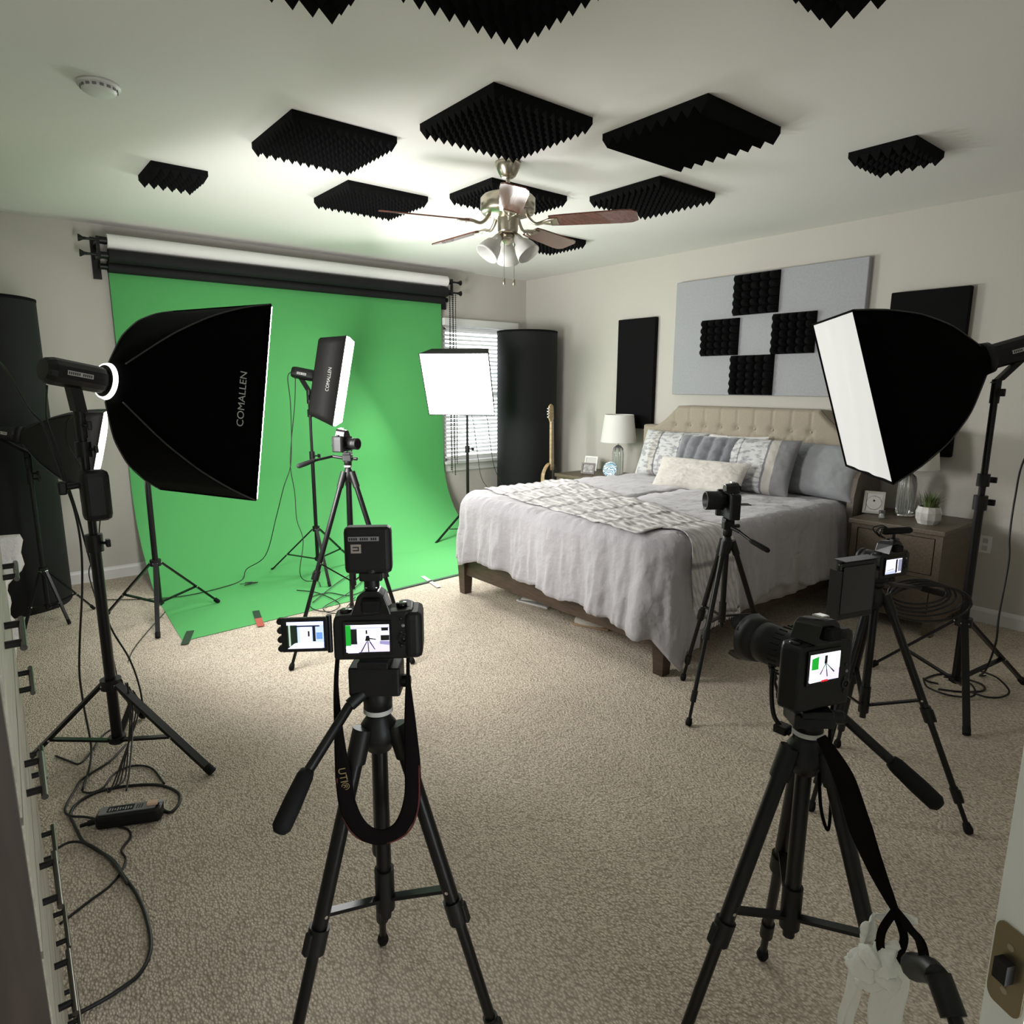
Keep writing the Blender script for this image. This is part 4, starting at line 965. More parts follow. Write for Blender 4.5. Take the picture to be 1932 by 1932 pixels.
# ---------------------------------------------------------------- tripods
def tripod(label,c,h,feet,s=.04,hh=.10,lock=.45,lr=.013,handle=None,colz=.35,hgt=None,ring=True,grip=.012,feetr=.016,grp='black camera tripods',hw=1.7):
    """c axis, h height of the shoulder, feet: ground points, hh: head height above the shoulder"""
    c=V((*c,0)); t=thing('tripod',label,'tripod',tuple(c),grp)
    b=MB(); b.cyl(c+V((0,0,colz)),c+V((0,0,h+.02)),lr*1.15,BLKM,n=18); b.cyl(c+V((0,0,colz-.012)),c+V((0,0,colz+.09)),lr*1.5,BLK,n=18); b.cyl(c+V((0,0,colz-.035)),c+V((0,0,colz-.01)),lr*.9,BLK,n=14); b.build('centre_column',t)
    b=MB(); b.lathe([(-.045,0),(-.045,s*.6),(-.01,s*.95),(.012,s*.9),(.03,s*.62),(.042,s*.55),(.042,0)],c+V((0,0,h)),(0,0,1),BLK,n=28); b.build('shoulder',t)
    zb=colz+.02
    for fx,fy in feet:
        F=V((fx,fy,.004)); u=(V((fx,fy,0))-c).normalized(); A=c+u*s+V((0,0,h+.005)); d=(F-A); Ld=d.length; dn=d.normalized()
        P=lambda q:A+d*q
        b=MB(); b.cyl(A-dn*.012,P(.07),lr*1.45,BLK,n=14); b.cyl(P(.0),P(lock),lr*1.12,BLKM,n=16); b.cyl(P(lock-.02),P(lock+.36),lr*.86,BLKM,n=14); b.cyl(P(lock+.33),P(.985),lr*.66,BLKM,n=12); lg=b.build('leg',t)
        for q,rr in((lock,1.5),(lock+.34,1.18)):
            if q>.95: continue
            b=MB(); b.cyl(P(q)-dn*.025,P(q)+dn*.028,lr*rr,BLK,n=14); x_=dn.cross(V((0,0,1))).normalized(); o_=P(q)+u*lr*rr*.9
            b.rbox(o_,(lr*1.1,lr*1.3,.045),lr*.3,BLK,Matrix((u,x_,dn)).transposed().to_3x3()); b.build('leg_lock',lg)
        b=MB(); b.lathe([(-.035,0),(-.035,feetr*.75),(-.012,feetr),(.0,feetr*.8),(.003,0)],F-V((0,0,0)) ,dn,RUB,n=14); b.build('rubber_foot',lg)
        m_=A+d*(1-(zb+.0)/(h)+.0)*.93; B0=c+V((0,0,zb))+u*lr*1.4; e=m_-B0; m_=A+d*min(.62,lock-.06); e=m_-B0
        x_=e.cross(V((0,0,1))).normalized()*lr*.7; q_=x_.cross(e).normalized()*lr*.28
        b=MB(); b.prism([B0-x_-q_,B0+x_-q_,B0+x_+q_,B0-x_+q_],e,BLKM); b.cyl(m_-x_*1.6,m_+x_*1.6,.004,CHR,n=8); b.build('brace',t)
    b=MB(); z0=h+.042
    if ring: b.cyl(c+V((0,0,z0)),c+V((0,0,z0+.010)),s*.72,LGREY,n=32)
    b.build('level_ring',t) if ring else None
    b=MB(); b.lathe([(.0,0),(.0,s*.7),(.025,s*.72),(hh*.45,s*.62),(hh*.5,s*.5),(hh-.02,s*.48),(hh-.02,0)],c+V((0,0,z0+(.010 if ring else 0))),(0,0,1),BLK,n=24); top=z0+hh
    b.rbox(c+V((0,0,z0+hh*.62)),(s*hw,s*1.5,hh*.5),.006,BLK,Matrix.Rotation(-yaw,3,'Z')); hd=b.build('fluid_head',t)
    b=MB(); b.rbox(c+V((0,0,top-.008)),(s*1.5,s*1.9,.016),.004,BLKM,Matrix.Rotation(-yaw,3,'Z')); b.build('quick_release_plate',hd)
    b=MB(); k=c+V((0,0,z0+hh*.55)); b.cyl(k,k+Rt*s*1.25,.006,BLK,n=10); b.lathe([(0,0),(0,s*.30),(.018,s*.34),(.022,s*.2),(.022,0)],k+Rt*s*1.15,Rt,BLK,n=10,smooth=False); b.build('tilt_knob',hd)
    if handle:
        a0,a1,a2=[V(q) for q in handle]
        b=MB(); b.cyl(a0,a1,grip*.62,BLKM,n=14); d=(a0-k); b.cyl(k,a0,grip*.8,BLK,n=12); hn=b.build('pan_handle',t)
        dn=(a2-a1); L=dn.length; b=MB(); b.lathe([(-.012,0),(-.012,grip*.8),(.0,grip),(L*.5,grip*1.12),(L-.012,grip*1.08),(L-.003,grip*.7),(L,0)],a1,dn,RUB,n=20); b.build('foam_grip',hn)
    return t,top
T1c=(.609,1.20)
t,z1_=tripod('large black tripod in front centre carrying camera with two lit screens',T1c,.83,[(.742,1.485),(.315,1.17),(.785,.965)],.043,.126,.50,.0145,((.545,1.20,.905),(.424,1.152,.814),(.349,1.096,.757)),.40,grip=.0165,hw=2.5)
T2c=(1.632,3.475)
t,z2_=tripod('slim black tripod on green sheet carrying the small side-facing camera',T2c,1.06,[(1.227,3.446),(1.80,3.10),(1.80,3.87)],.030,.085,.52,.013,((1.575,3.544,1.160),(1.444,3.515,1.145),(1.346,3.497,1.122)),.42,grip=.012)
T3c=(2.761,1.756)
t,z3_=tripod('slim black tripod beside the near bed corner',T3c,.812,[(2.825,2.010),(2.438,1.690),(3.02,1.56)],.030,.085,.50,.0115,((2.755,1.69,.885),(2.735,1.607,.855),(2.737,1.52,.825)),.43,ring=False,grip=.011)
T4c=(1.293,.602)
t,z4_=tripod('large black tripod at lower right with white tissue tied around leg',T4c,.800,[(1.534,.781),(1.016,.722),(1.327,.303)],.043,.066,.50,.0145,((1.365,.562,.868),(1.394,.463,.795),(1.413,.380,.735)),.385,grip=.0165,hw=2.0)
T5c=(2.505,.965)
t,z5_=tripod('black tripod between right camera and softbox stand, coiled cable on it',T5c,.800,[(2.586,.601),(2.80,1.17),(2.27,1.02)],.034,.050,.50,.0125,((2.60,.955,.835),(2.85,.93,.775),(3.05,.90,.715)),.36,ring=False,grip=.012)
# ---------------------------------------------------------------- cameras
SCR={}
def scol(c,s=.36):
    k=(tuple(round(a,3) for a in c),s)
    if k not in SCR: 
        c=tuple(a**2.2 for a in c); m=bpy.data.materials.new('screen light'); m.use_nodes=True; b_=m.node_tree.nodes['Principled BSDF']; b_.inputs['Base Color'].default_value=(.01,.01,.01,1); b_.inputs['Roughness'].default_value=.3
        b_.inputs['Emission Color'].default_value=(*c,1); b_.inputs['Emission Strength'].default_value=s; SCR[k]=m
    return SCR[k]
def screen(parent,name,O,X,Y,w_,h_,bgc,shapes,s=1.0):
    """O centre, X right, Y up; shapes: (colour, [(x,y)...]) in 0..1"""
    X=V(X).normalized(); Y=V(Y).normalized(); N=X.cross(Y); b=MB()
    P=lambda x,y,d=0:V(O)+X*(x-.5)*w_+Y*(y-.5)*h_+N*d
    b.quad(P(0,0),P(1,0),P(1,1),P(0,1),scol(bgc,s))
    for i,(c,pts) in enumerate(shapes): b.add([P(x,y,.00025*(i+1)) for x,y in pts],[tuple(range(len(pts)))],scol(c,s))
    return b.build(name,parent)
def R4(x0,y0,x1,y1): return [(x0,y0),(x1,y0),(x1,y1),(x0,y1)]
W_=(.85,.84,.95); GR=(.06,.42,.12); DK=(.02,.02,.03); FLR=(.60,.58,.68)
SH_MAIN=[(FLR,R4(0,0,1,.38)),(GR,R4(0,.25,.12,1)),(DK,R4(.12,.3,.26,.92)),((.55,.55,.62),R4(.12,.86,1,.93)),(DK,R4(.80,.42,1,.62)),(DK,R4(.82,.78,.98,.9)),((.4,.38,.5),[(.78,.3),(1,.25),(1,.4),(.78,.42)]),
 (DK,[(.46,.68),(.50,.68),(.50,.82),(.46,.82)]),(DK,[(.44,.42),(.56,.42),(.54,.62),(.47,.62)]),(DK,[(.48,.42),(.50,.42),(.36,.02),(.33,.02)]),(DK,[(.50,.42),(.52,.42),(.53,.0),(.51,.0)]),(DK,[(.53,.42),(.56,.42),(.68,.10),(.65,.12)]),(DK,[(.54,.5),(.70,.46),(.70,.50),(.54,.55)]),(W_,[(.05,.0),(.3,.0),(.12,.25),(0,.2)])]
def camera_body(name,label,pos,yw,scale,lens,scr=None,hump=True,grip=True,group='black cameras on tripods',tilt=0,tall=False,pitch=0):
    """local axes: x right seen from behind, y lens direction, z up; pos = base centre"""
    a=R_(yw); y=V((math.cos(a)*math.cos(R_(pitch)),math.sin(a)*math.cos(R_(pitch)),math.sin(R_(pitch)))); x=V((math.sin(a),-math.cos(a),0)); z=x.cross(y)
    if tilt: x,z=x*math.cos(R_(tilt))+z*math.sin(R_(tilt)),z*math.cos(R_(tilt))-x*math.sin(R_(tilt))
    s=scale; M=Matrix(((x.x*s,y.x*s,z.x*s,pos[0]),(x.y*s,y.y*s,z.y*s,pos[1]),(x.z*s,y.z*s,z.z*s,pos[2]),(0,0,0,1)))
    t=thing(name,label,'camera',tuple(pos),group)
    bh=.135 if tall else .098; W=.074
    b=MB()
    # body outline in plan with the grip bulging forward on the right
    pl=[(-.070,-.024),(.066,-.026),(.076,-.018),(.078,.0),(.076,.040),(.066,.050),(.050,.048),(.042,.026),(-.062,.026),(-.072,.016)]
    rings=[]
    for zz,k in((0,.97),(.006,1.0),(bh-.022,1.0),(bh-.010,.985),(bh-.002,.94)):
        rings.append([V((px*k,py*k,zz-(0.012*((px-.0)/.07)**2 if zz>bh-.03 and px<0 else 0)-(.004 if zz>bh-.03 and px>.04 else 0))) for px,py in pl])
    n=len(pl); vs=[q for r in rings for q in r]
    fs=[(i*n+k,i*n+(k+1)%n,(i+1)*n+(k+1)%n,(i+1)*n+k) for i in range(len(rings)-1) for k in range(n)]+[tuple(range(n-1,-1,-1)),tuple((len(rings)-1)*n+k for k in range(n))]
    b.add(vs,fs,BLK,False)
    bd=b.xf(M).build('camera_body',t)
    md=bd.modifiers.new('bev','BEVEL'); md.width=.0035*s; md.segments=2; md.limit_method='ANGLE'
    if hump:
        b=MB(); pts=[(-.036,bh-.012),(.036,bh-.012),(.024,bh+.024),(.012,bh+.034),(-.012,bh+.034),(-.024,bh+.024)]
        vs=[(px,-.028,pz) for px,pz in pts]+[(px*.9,.034,bh-.012+(pz-bh+.012)*.82) for px,pz in pts]; k=len(pts)
        b.add(vs,[(i,(i+1)%k,k+(i+1)%k,k+i) for i in range(k)]+[tuple(range(k-1,-1,-1)),tuple(range(k,2*k))],BLKG); b.box((0,-.005,bh+.036),(.022,.022,.004),CHR)
        ph=b.xf(M).build('prism_housing',t); md=ph.modifiers.new('bev','BEVEL'); md.width=.004*s; md.segments=2
        b=MB(); b.rbox((0,-.032,bh+.008),(.034,.018,.024),.005,RUB); b.xf(M).build('eyecup',t)
    b=MB(); b.lathe([(0,0),(0,.010),(.007,.0105),(.008,.008),(.008,0)],(.052,.008,bh-.008),(0,0,1),BLKG,n=20); b.xf(M).build('control_dial',t); b=MB(); b.lathe([(0,0),(0,.011),(.006,.011),(.006,0)],(-.050,.004,bh-.016),(0,0,1),BLKG,n=20); b.xf(M).build('mode_dial',t)
    b=MB()
    for q in range(5): b.lathe([(0,0),(0,.0035),(.0018,.003),(.0018,0)],(.052+.004*(q%2),-.0255,.026+.013*q),(0,-1,0),BLKG if q!=3 else GREY,n=10)
    b.lathe([(0,.006),(0,.0115),(.002,.0115),(.002,.006)],(.056,-.0255,.040),(0,-1,0),BLKG,n=18); b.xf(M).build('buttons',t)
    # lens: list of (y, r)
    b=MB(); b.lathe(lens,(-.006,.022,.046 if not tall else .085),(0,1,0),BLK,n=32); ln=b.xf(M).build('lens',t)
    ym=lens[-1][0]; rm=max(r for _,r in lens)
    b=MB(); 
    zc=.046 if not tall else .085
    for q in range(28):
        aa=2*PI*q/28; b.box((-.006+math.cos(aa)*rm*.985,.022+ym*.36,zc+math.sin(aa)*rm*.985),(.0025,ym*.22,.0025),RUB)
    b.xf(M).build('focus_ring',ln)
    b=MB(); b.lathe([(0,0),(.004,rm*.6),(.0,rm*.75)],(-.006,.022+ym-.012,zc),(0,1,0),BLKG,n=24); b.xf(M).build('front_glass',ln)
    if scr is not None:
        X=M.to_3x3()@V((1,0,0)); Y=M.to_3x3()@V((0,0,1)); O=M@V((-.008,-.0285,.043 if not tall else .082))
        b=MB(); b.rbox((-.008,-.0262,.043 if not tall else .082),(.088,.066,.004),.002,BLKG,Matrix(((1,0,0),(0,0,1),(0,1,0)))); b.xf(M).build('rear_screen_frame',t)
        screen(t,'rear_screen',O,X,Y,.078*s,.052*s,W_,scr,1.0)
    return t,M,x,y,z
LENS_S=[(0,0),(0,.034),(.012,.034),(.016,.030),(.030,.031),(.050,.033),(.064,.033),(.066,.030),(.070,.034),(.082,.034),(.082,.028),(.060,.024),(.060,0)]
# camera A : foreground centre
z=z1_
t,M,x,y,zz=camera_body('video_camera','foreground centre camera with lit rear screen and flip-out monitor',(.604,1.197,z+.004),56,1.12,LENS_S,SH_MAIN)
# grip battery shape under the right side
b=MB(); b.rbox((.074,.006,.045),(.034,.074,.088),.012,BLK); b.xf(M).build('hand_grip',t)
# flip-out monitor on the left
b=MB(); b.rbox((-.118,-.030,.055),(.082,.064,.010),.003,BLKG,Matrix(((1,0,0),(0,0,1),(0,1,0)))); 
for q in range(4): b.cyl((-.160,-.026,.030+.017*q),(-.160,-.034,.030+.017*q),.006,BLK,n=12)
mo=b.xf(M).build('side_monitor',t)
b=MB(); b.cyl((-.076,-.024,.018),(-.076,-.024,.088),.005,BLKM,n=12); b.xf(M).build('monitor_hinge',t)
X=x*1.12; screen(mo,'monitor_screen',M@V((-.116,-.0365,.056)),x,zz,.064*1.12,.050*1.12,(.02,.09,.05),[((.55,.60,.78),R4(.28,.0,1,1)),((.7,.74,.9),R4(.0,.88,1,1)),((.75,.78,.92),[(.0,.0),(.95,.0),(1,.2),(.6,.28),(.2,.2)]),((.85,.87,1),R4(.36,.24,.66,.80)),(DK,R4(.70,.26,.78,.84)),(DK,R4(.57,.45,.62,.66)),(DK,R4(.25,.82,.9,.87)),((.3,.42,.6),R4(.80,.35,.97,.6)),((.5,.55,.5),R4(.05,.1,.1,.9))],.9)
# on-camera light block
t2=thing('camera_light','square black light block standing on top of the centre camera','camera light',tuple(M@V((0,0,.14))),None)
b=MB(); b.rbox((-.004,.0,.203),(.084,.034,.086),.010,BLK); bb=b.xf(M).build('light_case',t2)
b=MB(); b.cyl((0,-.004,.130),(0,-.004,.168),.014,BLK); b.rbox((0,-.004,.155),(.042,.03,.016),.004,BLK); b.xf(M).build('shoe_foot',t2)
b=MB(); b.box((-.010,-.0178,.226),(.054,.001,.008),GREY); b.xf(M).build('name_strip',bb)
b=MB()
for q in range(13):
    if q%5!=4: b.box((-.034+.0038*q,-.0185,.226),(.0024,.001,.0045),BLK)
b.xf(M).build('strip_marks',bb)
b=MB(); b.box((-.024,-.0178,.208),(.018,.001,.016),mat('tan sticker',(.30,.26,.22),.6)); b.xf(M).build('sticker',bb)
b=MB(); b.box((-.024,-.0186,.211),(.011,.001,.0018),BLK); b.box((-.024,-.0186,.205),(.011,.001,.0018),BLK); b.box((-.0195,-.0186,.208),(.0018,.001,.0062),BLK); b.xf(M).build('sticker_mark',bb)
b=MB(); b.box((0,.0178,.203),(.07,.001,.07),LGREY); b.xf(M).build('light_front',bb)
# strap of camera A
STR=mat('black webbing strap with red edge',(.004,.0028,.0028),.85,spec=.1)
REDS=mat('dark red strap piping',(.09,.012,.012),.7)
t=thing('camera_strap','black camera strap with dark red edge looped under the centre camera','camera strap',tuple(M@V((0,0,0))),None)
L0=M@V((-.076,0,.03)); L1=M@V((.078,0,.03))
def strap_pt(u):
    # u 0..1 from left lug over the bottom to the right lug
    pass
pts=[]
cx_=(L0+L1)/2; sd=(L1-L0).normalized(); toc=(C3-cx_); toc.z=0; toc.normalize()
ks=[(-.072,.0,.0),(-.083,-.10,.006),(-.080,-.20,.04),(-.074,-.28,.062),(-.066,-.345,.07),(-.040,-.395,.075),(.0,-.412,.078),(.040,-.392,.075),(.064,-.335,.07),(.068,-.26,.062),(.066,-.17,.045),(.066,-.08,.015),(.070,.0,.0)]
for a_,dz,fo in ks: pts.append(cx_+sd*a_+V((0,0,dz+.005))+toc*fo)
b=MB(); b.tube(pts,[.004,.005,.010,.0165,.0175,.0165,.016,.0165,.0175,.0165,.012,.004,.003],STR,n=10,flat=tuple(toc+V((0,0,.25))),sub=8); sb=b.build('strap_band',t)
b=MB(); b.tube([q+toc*.002+sd*.013*(1 if i>6 else -1)*(0 if abs(i-6)<1 else 1)-V((0,0,.013))*(1 if abs(i-6)<3 else 0) for i,q in enumerate(pts) if 2<i<10 for i in[i]],.0022,REDS,n=6); b.build('red_edge',sb)
q=pts[3]+toc*.006
tx=text_mb('UTI\u00ae',.022,mat('faded gold print',(.30,.22,.10),.6),q,V((0,0,-1))+sd*.15,sd+V((0,0,.15))); tx.build('strap_lettering',sb)
# camera B : on tripod over the green sheet, lens to the right
t,M,x,y,zz=camera_body('camera','small black camera on green sheet tripod, lens pointing right',(1.612,3.490,z2_+.004),-62,.95,LENS_S,None)
b=MB(); b.tube([M@V((-.074,.0,.07)),M@V((-.10,.0,.03)),M@V((-.09,-.03,-.06)),M@V((-.07,-.02,-.0))],.003,STR,n=6); b.build('wrist_loop',t)
# camera C : at the bed corner, lens to the left
LENS_L=[(0,0),(0,.034),(.010,.035),(.014,.040),(.030,.0415),(.034,.0435),(.100,.0445),(.104,.0425),(.104,.036),(.07,.03),(.07,0)]
t,M,x,y,zz=camera_body('camera','black camera in front of the bed pillows, thick lens pointing left',(2.765,1.752,z3_+.002),143,1.0,LENS_L,None,tall=True)
b=MB(); b.box((.03,-.034,.086),(.002,.004,.09),CHR); b.box((-.03,-.05,.07),(.05,.06,.003),BLK); b.xf(M).build('side_door',t)
# camera D : lower right
LENS_Z=[(0,0),(0,.033),(.010,.035),(.018,.034),(.034,.036),(.060,.037),(.066,.040),(.092,.041),(.095,.038),(.098,.043),(.128,.050),(.128,.047),(.098,.040),(.085,.034),(.085,0)]
SH_D=[(FLR,R4(0,0,1,.40)),(GR,[(.05,.45),(.28,.45),(.28,.92),(.05,.85)]),((.72,.80,.80),R4(.28,.4,1,1)),(DK,[(.46,.62),(.56,.62),(.56,.92),(.47,.92)]),(DK,[(.49,.62),(.52,.62),(.30,.12),(.27,.14)]),(DK,[(.50,.62),(.53,.62),(.60,.15),(.57,.14)]),(DK,[(.52,.62),(.55,.62),(.82,.30),(.80,.26)]),((.95,.93,1),[(.0,.0),(.5,.02),(.3,.3),(.05,.35)]),((.55,.10,.12),R4(.38,-.02,.60,.05))]
t,M,x,y,zz=camera_body('camera','lower right camera with large hooded lens and small lit screen',(1.288,.598,z4_+.004),77,1.10,LENS_Z,SH_D,tall=True,pitch=-3,tilt=-3)
b=MB(); b.rbox((.060,.012,.075),(.036,.070,.135),.012,BLK); b.xf(M).build('hand_grip',t)
b=MB(); 
for q in range(4):
    a0=PI/2*q+PI/4; pts=[]
    for e in(-.38,-.2,0,.2,.38): pts.append(V((-.006+math.cos(a0+e)*.0505,.150,.085+math.sin(a0+e)*.0505)))
    for e in(.30,.15,0,-.15,-.30): pts.append(V((-.006+math.cos(a0+e)*.0535,.150+.024*(1-abs(e)/.5),.085+math.sin(a0+e)*.0535)))
    b=MB(); b.add(pts,[tuple(range(10))],BLK); b.xf(M).build('hood_petal',t)
b=MB(); b.tube([M@V((-.012,.085,.045)),M@V((-.015,.080,-.01)),M@V((-.014,.068,-.055)),M@V((-.008,.035,-.075))],.005,BLKM,n=8); b.rbox(M@V((-.010,.052,-.070)),(.03,.03,.018),.004,BLK); b.build('support_arm',t)
b=MB(); b.tube([M@V((.074,.0,.10)),M@V((.085,.02,-.06)),M@V((.075,.0,-.16)),M@V((.055,-.02,-.235)),M@V((.035,-.03,-.245)),M@V((.025,-.02,-.20)),M@V((.035,.0,-.12))],.0035,STR,n=6); b.build('wrist_loop',t)
# camera E : behind, with big matte box and microphone
SH_E=[((.72,.74,.86),R4(.0,.0,.62,1)),(DK,[(.62,.0),(.74,.05),(.72,1),(.6,.95)]),((.35,.36,.42),R4(.76,.1,1,.95)),((.5,.52,.62),[(.0,.0),(.6,.0),(.6,.25),(0,.15)]),(DK,[(.05,.22),(.5,.30),(.5,.35),(.05,.26)])]
t,M,x,y,zz=camera_body('camera','black video rig with big dark side monitor left of the right stand',(2.475,.925,z5_+.004),74,1.0,LENS_S,SH_E)
b=MB(); b.rbox((.062,.010,.045),(.034,.070,.085),.010,BLK); b.xf(M).build('hand_grip',t)
# large open side monitor and hood
mo=MB(); DG=mat('smoked dark screen',(.010,.010,.011),.12,coat=.3)
mo.rbox((-.178,-.02,-.022),(.175,.205,.016),.010,BLKG,Matrix(((1,0,0),(0,0,1),(0,1,0)))); mo=mo.xf(M).build('large_monitor',t)
b=MB(); b.rbox((-.178,-.030,-.018),(.150,.165,.004),.004,DG,Matrix(((1,0,0),(0,0,1),(0,1,0)))); b.xf(M).build('monitor_glass',mo)
b=MB(); b.box((-.178,-.015,.085),(.16,.05,.003),BLKM); b.box((-.268,-.015,-.032),(.003,.05,.17),BLKM); b.xf(M).build('monitor_hood',mo)
b=MB(); b.cyl((-.09,-.018,.04),(-.06,.0,.04),.008,BLKM); b.xf(M).build('monitor_arm',mo)
t=thing('shotgun_microphone','short black microphone on top of the rig with side monitor','microphone',tuple(M@V((0,0,.14))))
b=MB(); p0=M@V((-.045,0,.165)); p1=M@V((.085,-.01,.162)); d=p1-p0; b.lathe([(0,0),(.0,.008),(.01,.012),(d.length-.01,.012),(d.length,.008),(d.length,0)],p0,d,RUB,n=18); b.build('microphone_tube',t)
b=MB(); b.cyl(M@V((.005,-.005,.13)),M@V((.005,-.005,.158)),.006,BLK); b.box(M@V((.005,-.005,.134)),(.03,.03,.006),BLK); b.build('shock_mount',t)
b=MB()
for q in range(3): b.tube([M@V((-.03,.01*q,.14)),M@V((-.055-.008*q,0.01*q,.155+.01*q)),M@V((-.05,.0,.175+.006*q)),M@V((-.02,-.01,.168))],.0022,BLKG,n=6)
b.build('microphone_lead',t)

# ---------------------------------------------------------------- cables
CAB=mat('black cable rubber',(.005,.005,.005),.5)
def cable(pts,label,r=.0038,z=None,group=None,name='cable'):
    P=[V((*q,z)) if len(q)==2 else V(q) for q in pts]
    b=MB(); b.tube(P,r,CAB,n=7,sub=7); return tag(b.build(name,None,tuple(P[0])),label,'cable',group)
fl={'A':[(0.009,1.775),(0.056,1.769),(0.127,1.778),(0.186,1.802),(0.224,1.87),(0.237,1.98),(0.235,2.113),(0.216,2.244),(0.202,2.343),(0.166,2.438),(0.137,2.519),(0.126,2.637),(0.123,2.716),(0.159,2.781),(0.231,2.808),(0.326,2.776),(0.416,2.709),(0.461,2.61),(0.449,2.535),(0.411,2.496),(0.392,2.54),(0.401,2.58)],
'B':[(0.204,2.60),(0.162,2.655),(0.124,2.692),(0.109,2.739),(0.123,2.797),(0.157,2.876),(0.179,2.931),(0.225,2.969),(0.299,3.024),(0.371,3.127)],
'C':[(0.175,2.849),(0.201,2.819),(0.243,2.829),(0.291,2.907),(0.342,2.929),(0.392,2.904),(0.423,2.84),(0.434,2.707)],
'D':[(0.246,2.529),(0.269,2.488),(0.27,2.437),(0.234,2.38),(0.237,2.321),(0.213,2.262),(0.172,2.214),(0.119,2.185),(0.037,2.135)],
'E':[(0.048,2.499),(0.091,2.522),(0.127,2.503),(0.165,2.435),(0.201,2.312),(0.218,2.178)],
'F':[(0.122,3.218),(0.161,3.135),(0.193,3.084),(0.239,3.151),(0.295,3.274),(0.355,3.334)]}
gc='black cables on the carpet around the power strip'
cable(fl['A'],'longest thick cable curving from dresser base around the power strip',.0055,.0055,gc)
cable(fl['B'],'cable leaving the plug end of power strip toward the stand foot',.0045,.0085,gc)
cable(fl['C'],'cable arching on the carpet just behind the power strip',.004,.005,gc)
cable(fl['D'],'zigzag cable from power strip front running to the dresser',.004,.004,gc)
cable(fl['E'],'short cable from dresser joining the thick cable below the power strip',.0045,.013,gc)
cable(fl['F'],'cable on carpet between two legs of the tall left stand',.0038,.004,gc)
gh='cables hanging down the tall left stand'
cable([(.10,3.02,1.64),(.13,3.10,1.60),(.19,3.24,1.46),(.226,3.255,1.40),(.25,3.249,1.292),(.267,3.209,1.187),(.291,3.183,1.057),(.301,3.202,.897),(.29,3.231,.709),(.264,3.264,.493),(.248,3.298,.314),(.246,3.266,.178),(.24,3.10,.03),(.176,2.853,.008)],'long cable hanging free left of the tall left stand down to carpet',.0045,None,gh)
cable([(.245,3.1,1.55),(.242,3.247,1.42),(.263,3.269,1.311),(.275,3.233,1.206),(.304,3.231,1.027),(.325,3.24,.863),(.342,3.264,.75),(.374,3.319,.548),(.398,3.34,.449),(.448,3.332,.311),(.476,3.337,.157),(.48,3.332,.008)],'cable running close along the tall left stand pole to its right side',.0042,None,gh)
cable([(.355,3.14,1.46),(.327,3.246,1.428),(.306,3.255,1.396),(.301,3.238,1.312),(.330,3.12,1.22)],'short cable looping from strobe head to the clamped power pack',.004,None,gh)
cable([(.41,3.10,1.13),(.442,3.731,1.07),(.453,3.704,1.0),(.434,3.74,.854),(.426,3.783,.739),(.39,3.915,.621),(.397,3.893,.50),(.434,3.852,.25),(.46,3.8,.006),(.60,4.3,.006),(.9,4.9,.012)],'thin cable hanging right of the tall left stand in front of wall',.003,None,gh)
cable([(.385,3.0,.34),(.378,2.95,.16),(.33,2.75,.10),(.295,2.624,.075)],'cable dropping from the stand hub straight onto the power strip',.0035,None,gh)
t=thing('cable_bundle','thin cable strands bunched under the hub of tall left stand','cables',(.34,2.9,0))
for q in range(1,5):
    b=MB(); b.tube([(.36+.012*q,3.05,.36-.02*q),(.372+.012*q,3.02,.20),(.36-.01*q,2.95-.02*q,.07),(.34-.02*q,2.86-.02*q,.01),(.30-.012*q,2.80,.010)],.003,CAB,n=6); b.build('cable_strand',t)
gg='cables around the stands on the green sheet'
cable([(2.00,5.20,1.655),(1.975,5.215,1.61),(1.973,5.184,1.418),(1.946,5.136,1.132),(1.916,5.111,.928),(1.855,5.12,.764),(1.81,5.2,.519),(1.74,5.3,.20),(1.63,5.45,.07),(1.559,5.36,.012),(1.384,5.25,.012),(1.1,5.2,.012),(.84,5.3,.012),(.60,5.5,.006)],'long thin cable hanging from edge-on softbox then running left across green sheet',.0035,None,gg)
cable([(2.035,5.21,1.62),(2.019,5.213,1.416),(1.965,5.186,1.128),(1.934,5.16,.922),(1.955,5.156,.708),(1.943,5.114,.499),(1.963,5.057,.333),(1.90,5.0,.1),(1.95,5.02,.012),(2.02,4.95,.012),(1.981,4.80,.012)],'wavy thin cable hanging between edge-on softbox and its stand leg',.0033,None,gg)
cable([(1.798,4.818),(1.898,4.654),(1.917,4.323),(1.8,4.198),(1.722,4.332),(1.801,4.57),(1.961,4.605),(2.058,4.446),(2.274,4.527)],'tangled cable loops on the green sheet behind the slim tripod',.0035,.012,gg)
cable([(1.768,4.442),(2.141,4.811),(2.41,5.0),(2.48,4.92),(2.086,4.505),(1.78,4.285),(1.82,4.113),(2.06,4.364)],'wide cable loops on the green sheet nearest the camera light block',.0035,.019,gg)
cable([(1.545,5.24),(1.60,5.21),(1.52,5.17),(1.63,5.19),(1.50,5.22)],'little knot of cable on the green sheet at its bend',.003,.02,gg)
cable([(3.90,5.50,1.40),(3.84,5.327,1.2),(3.833,5.258,.93),(3.835,5.194,.675),(3.885,5.115,.522),(3.95,5.0,.2),(4.0,4.9,.006)],'thin cable hanging in front of the window sill from glowing softbox',.003,None,gg)
cable([(3.95,5.50,1.42),(4.05,5.40,1.262),(4.08,5.38,1.032),(4.12,5.35,.726),(4.20,5.25,.45),(4.25,5.15,.006)],'thin cable hanging between window stand and the charcoal cylinder',.003,None,gg)
gr='cables at the right light stand'
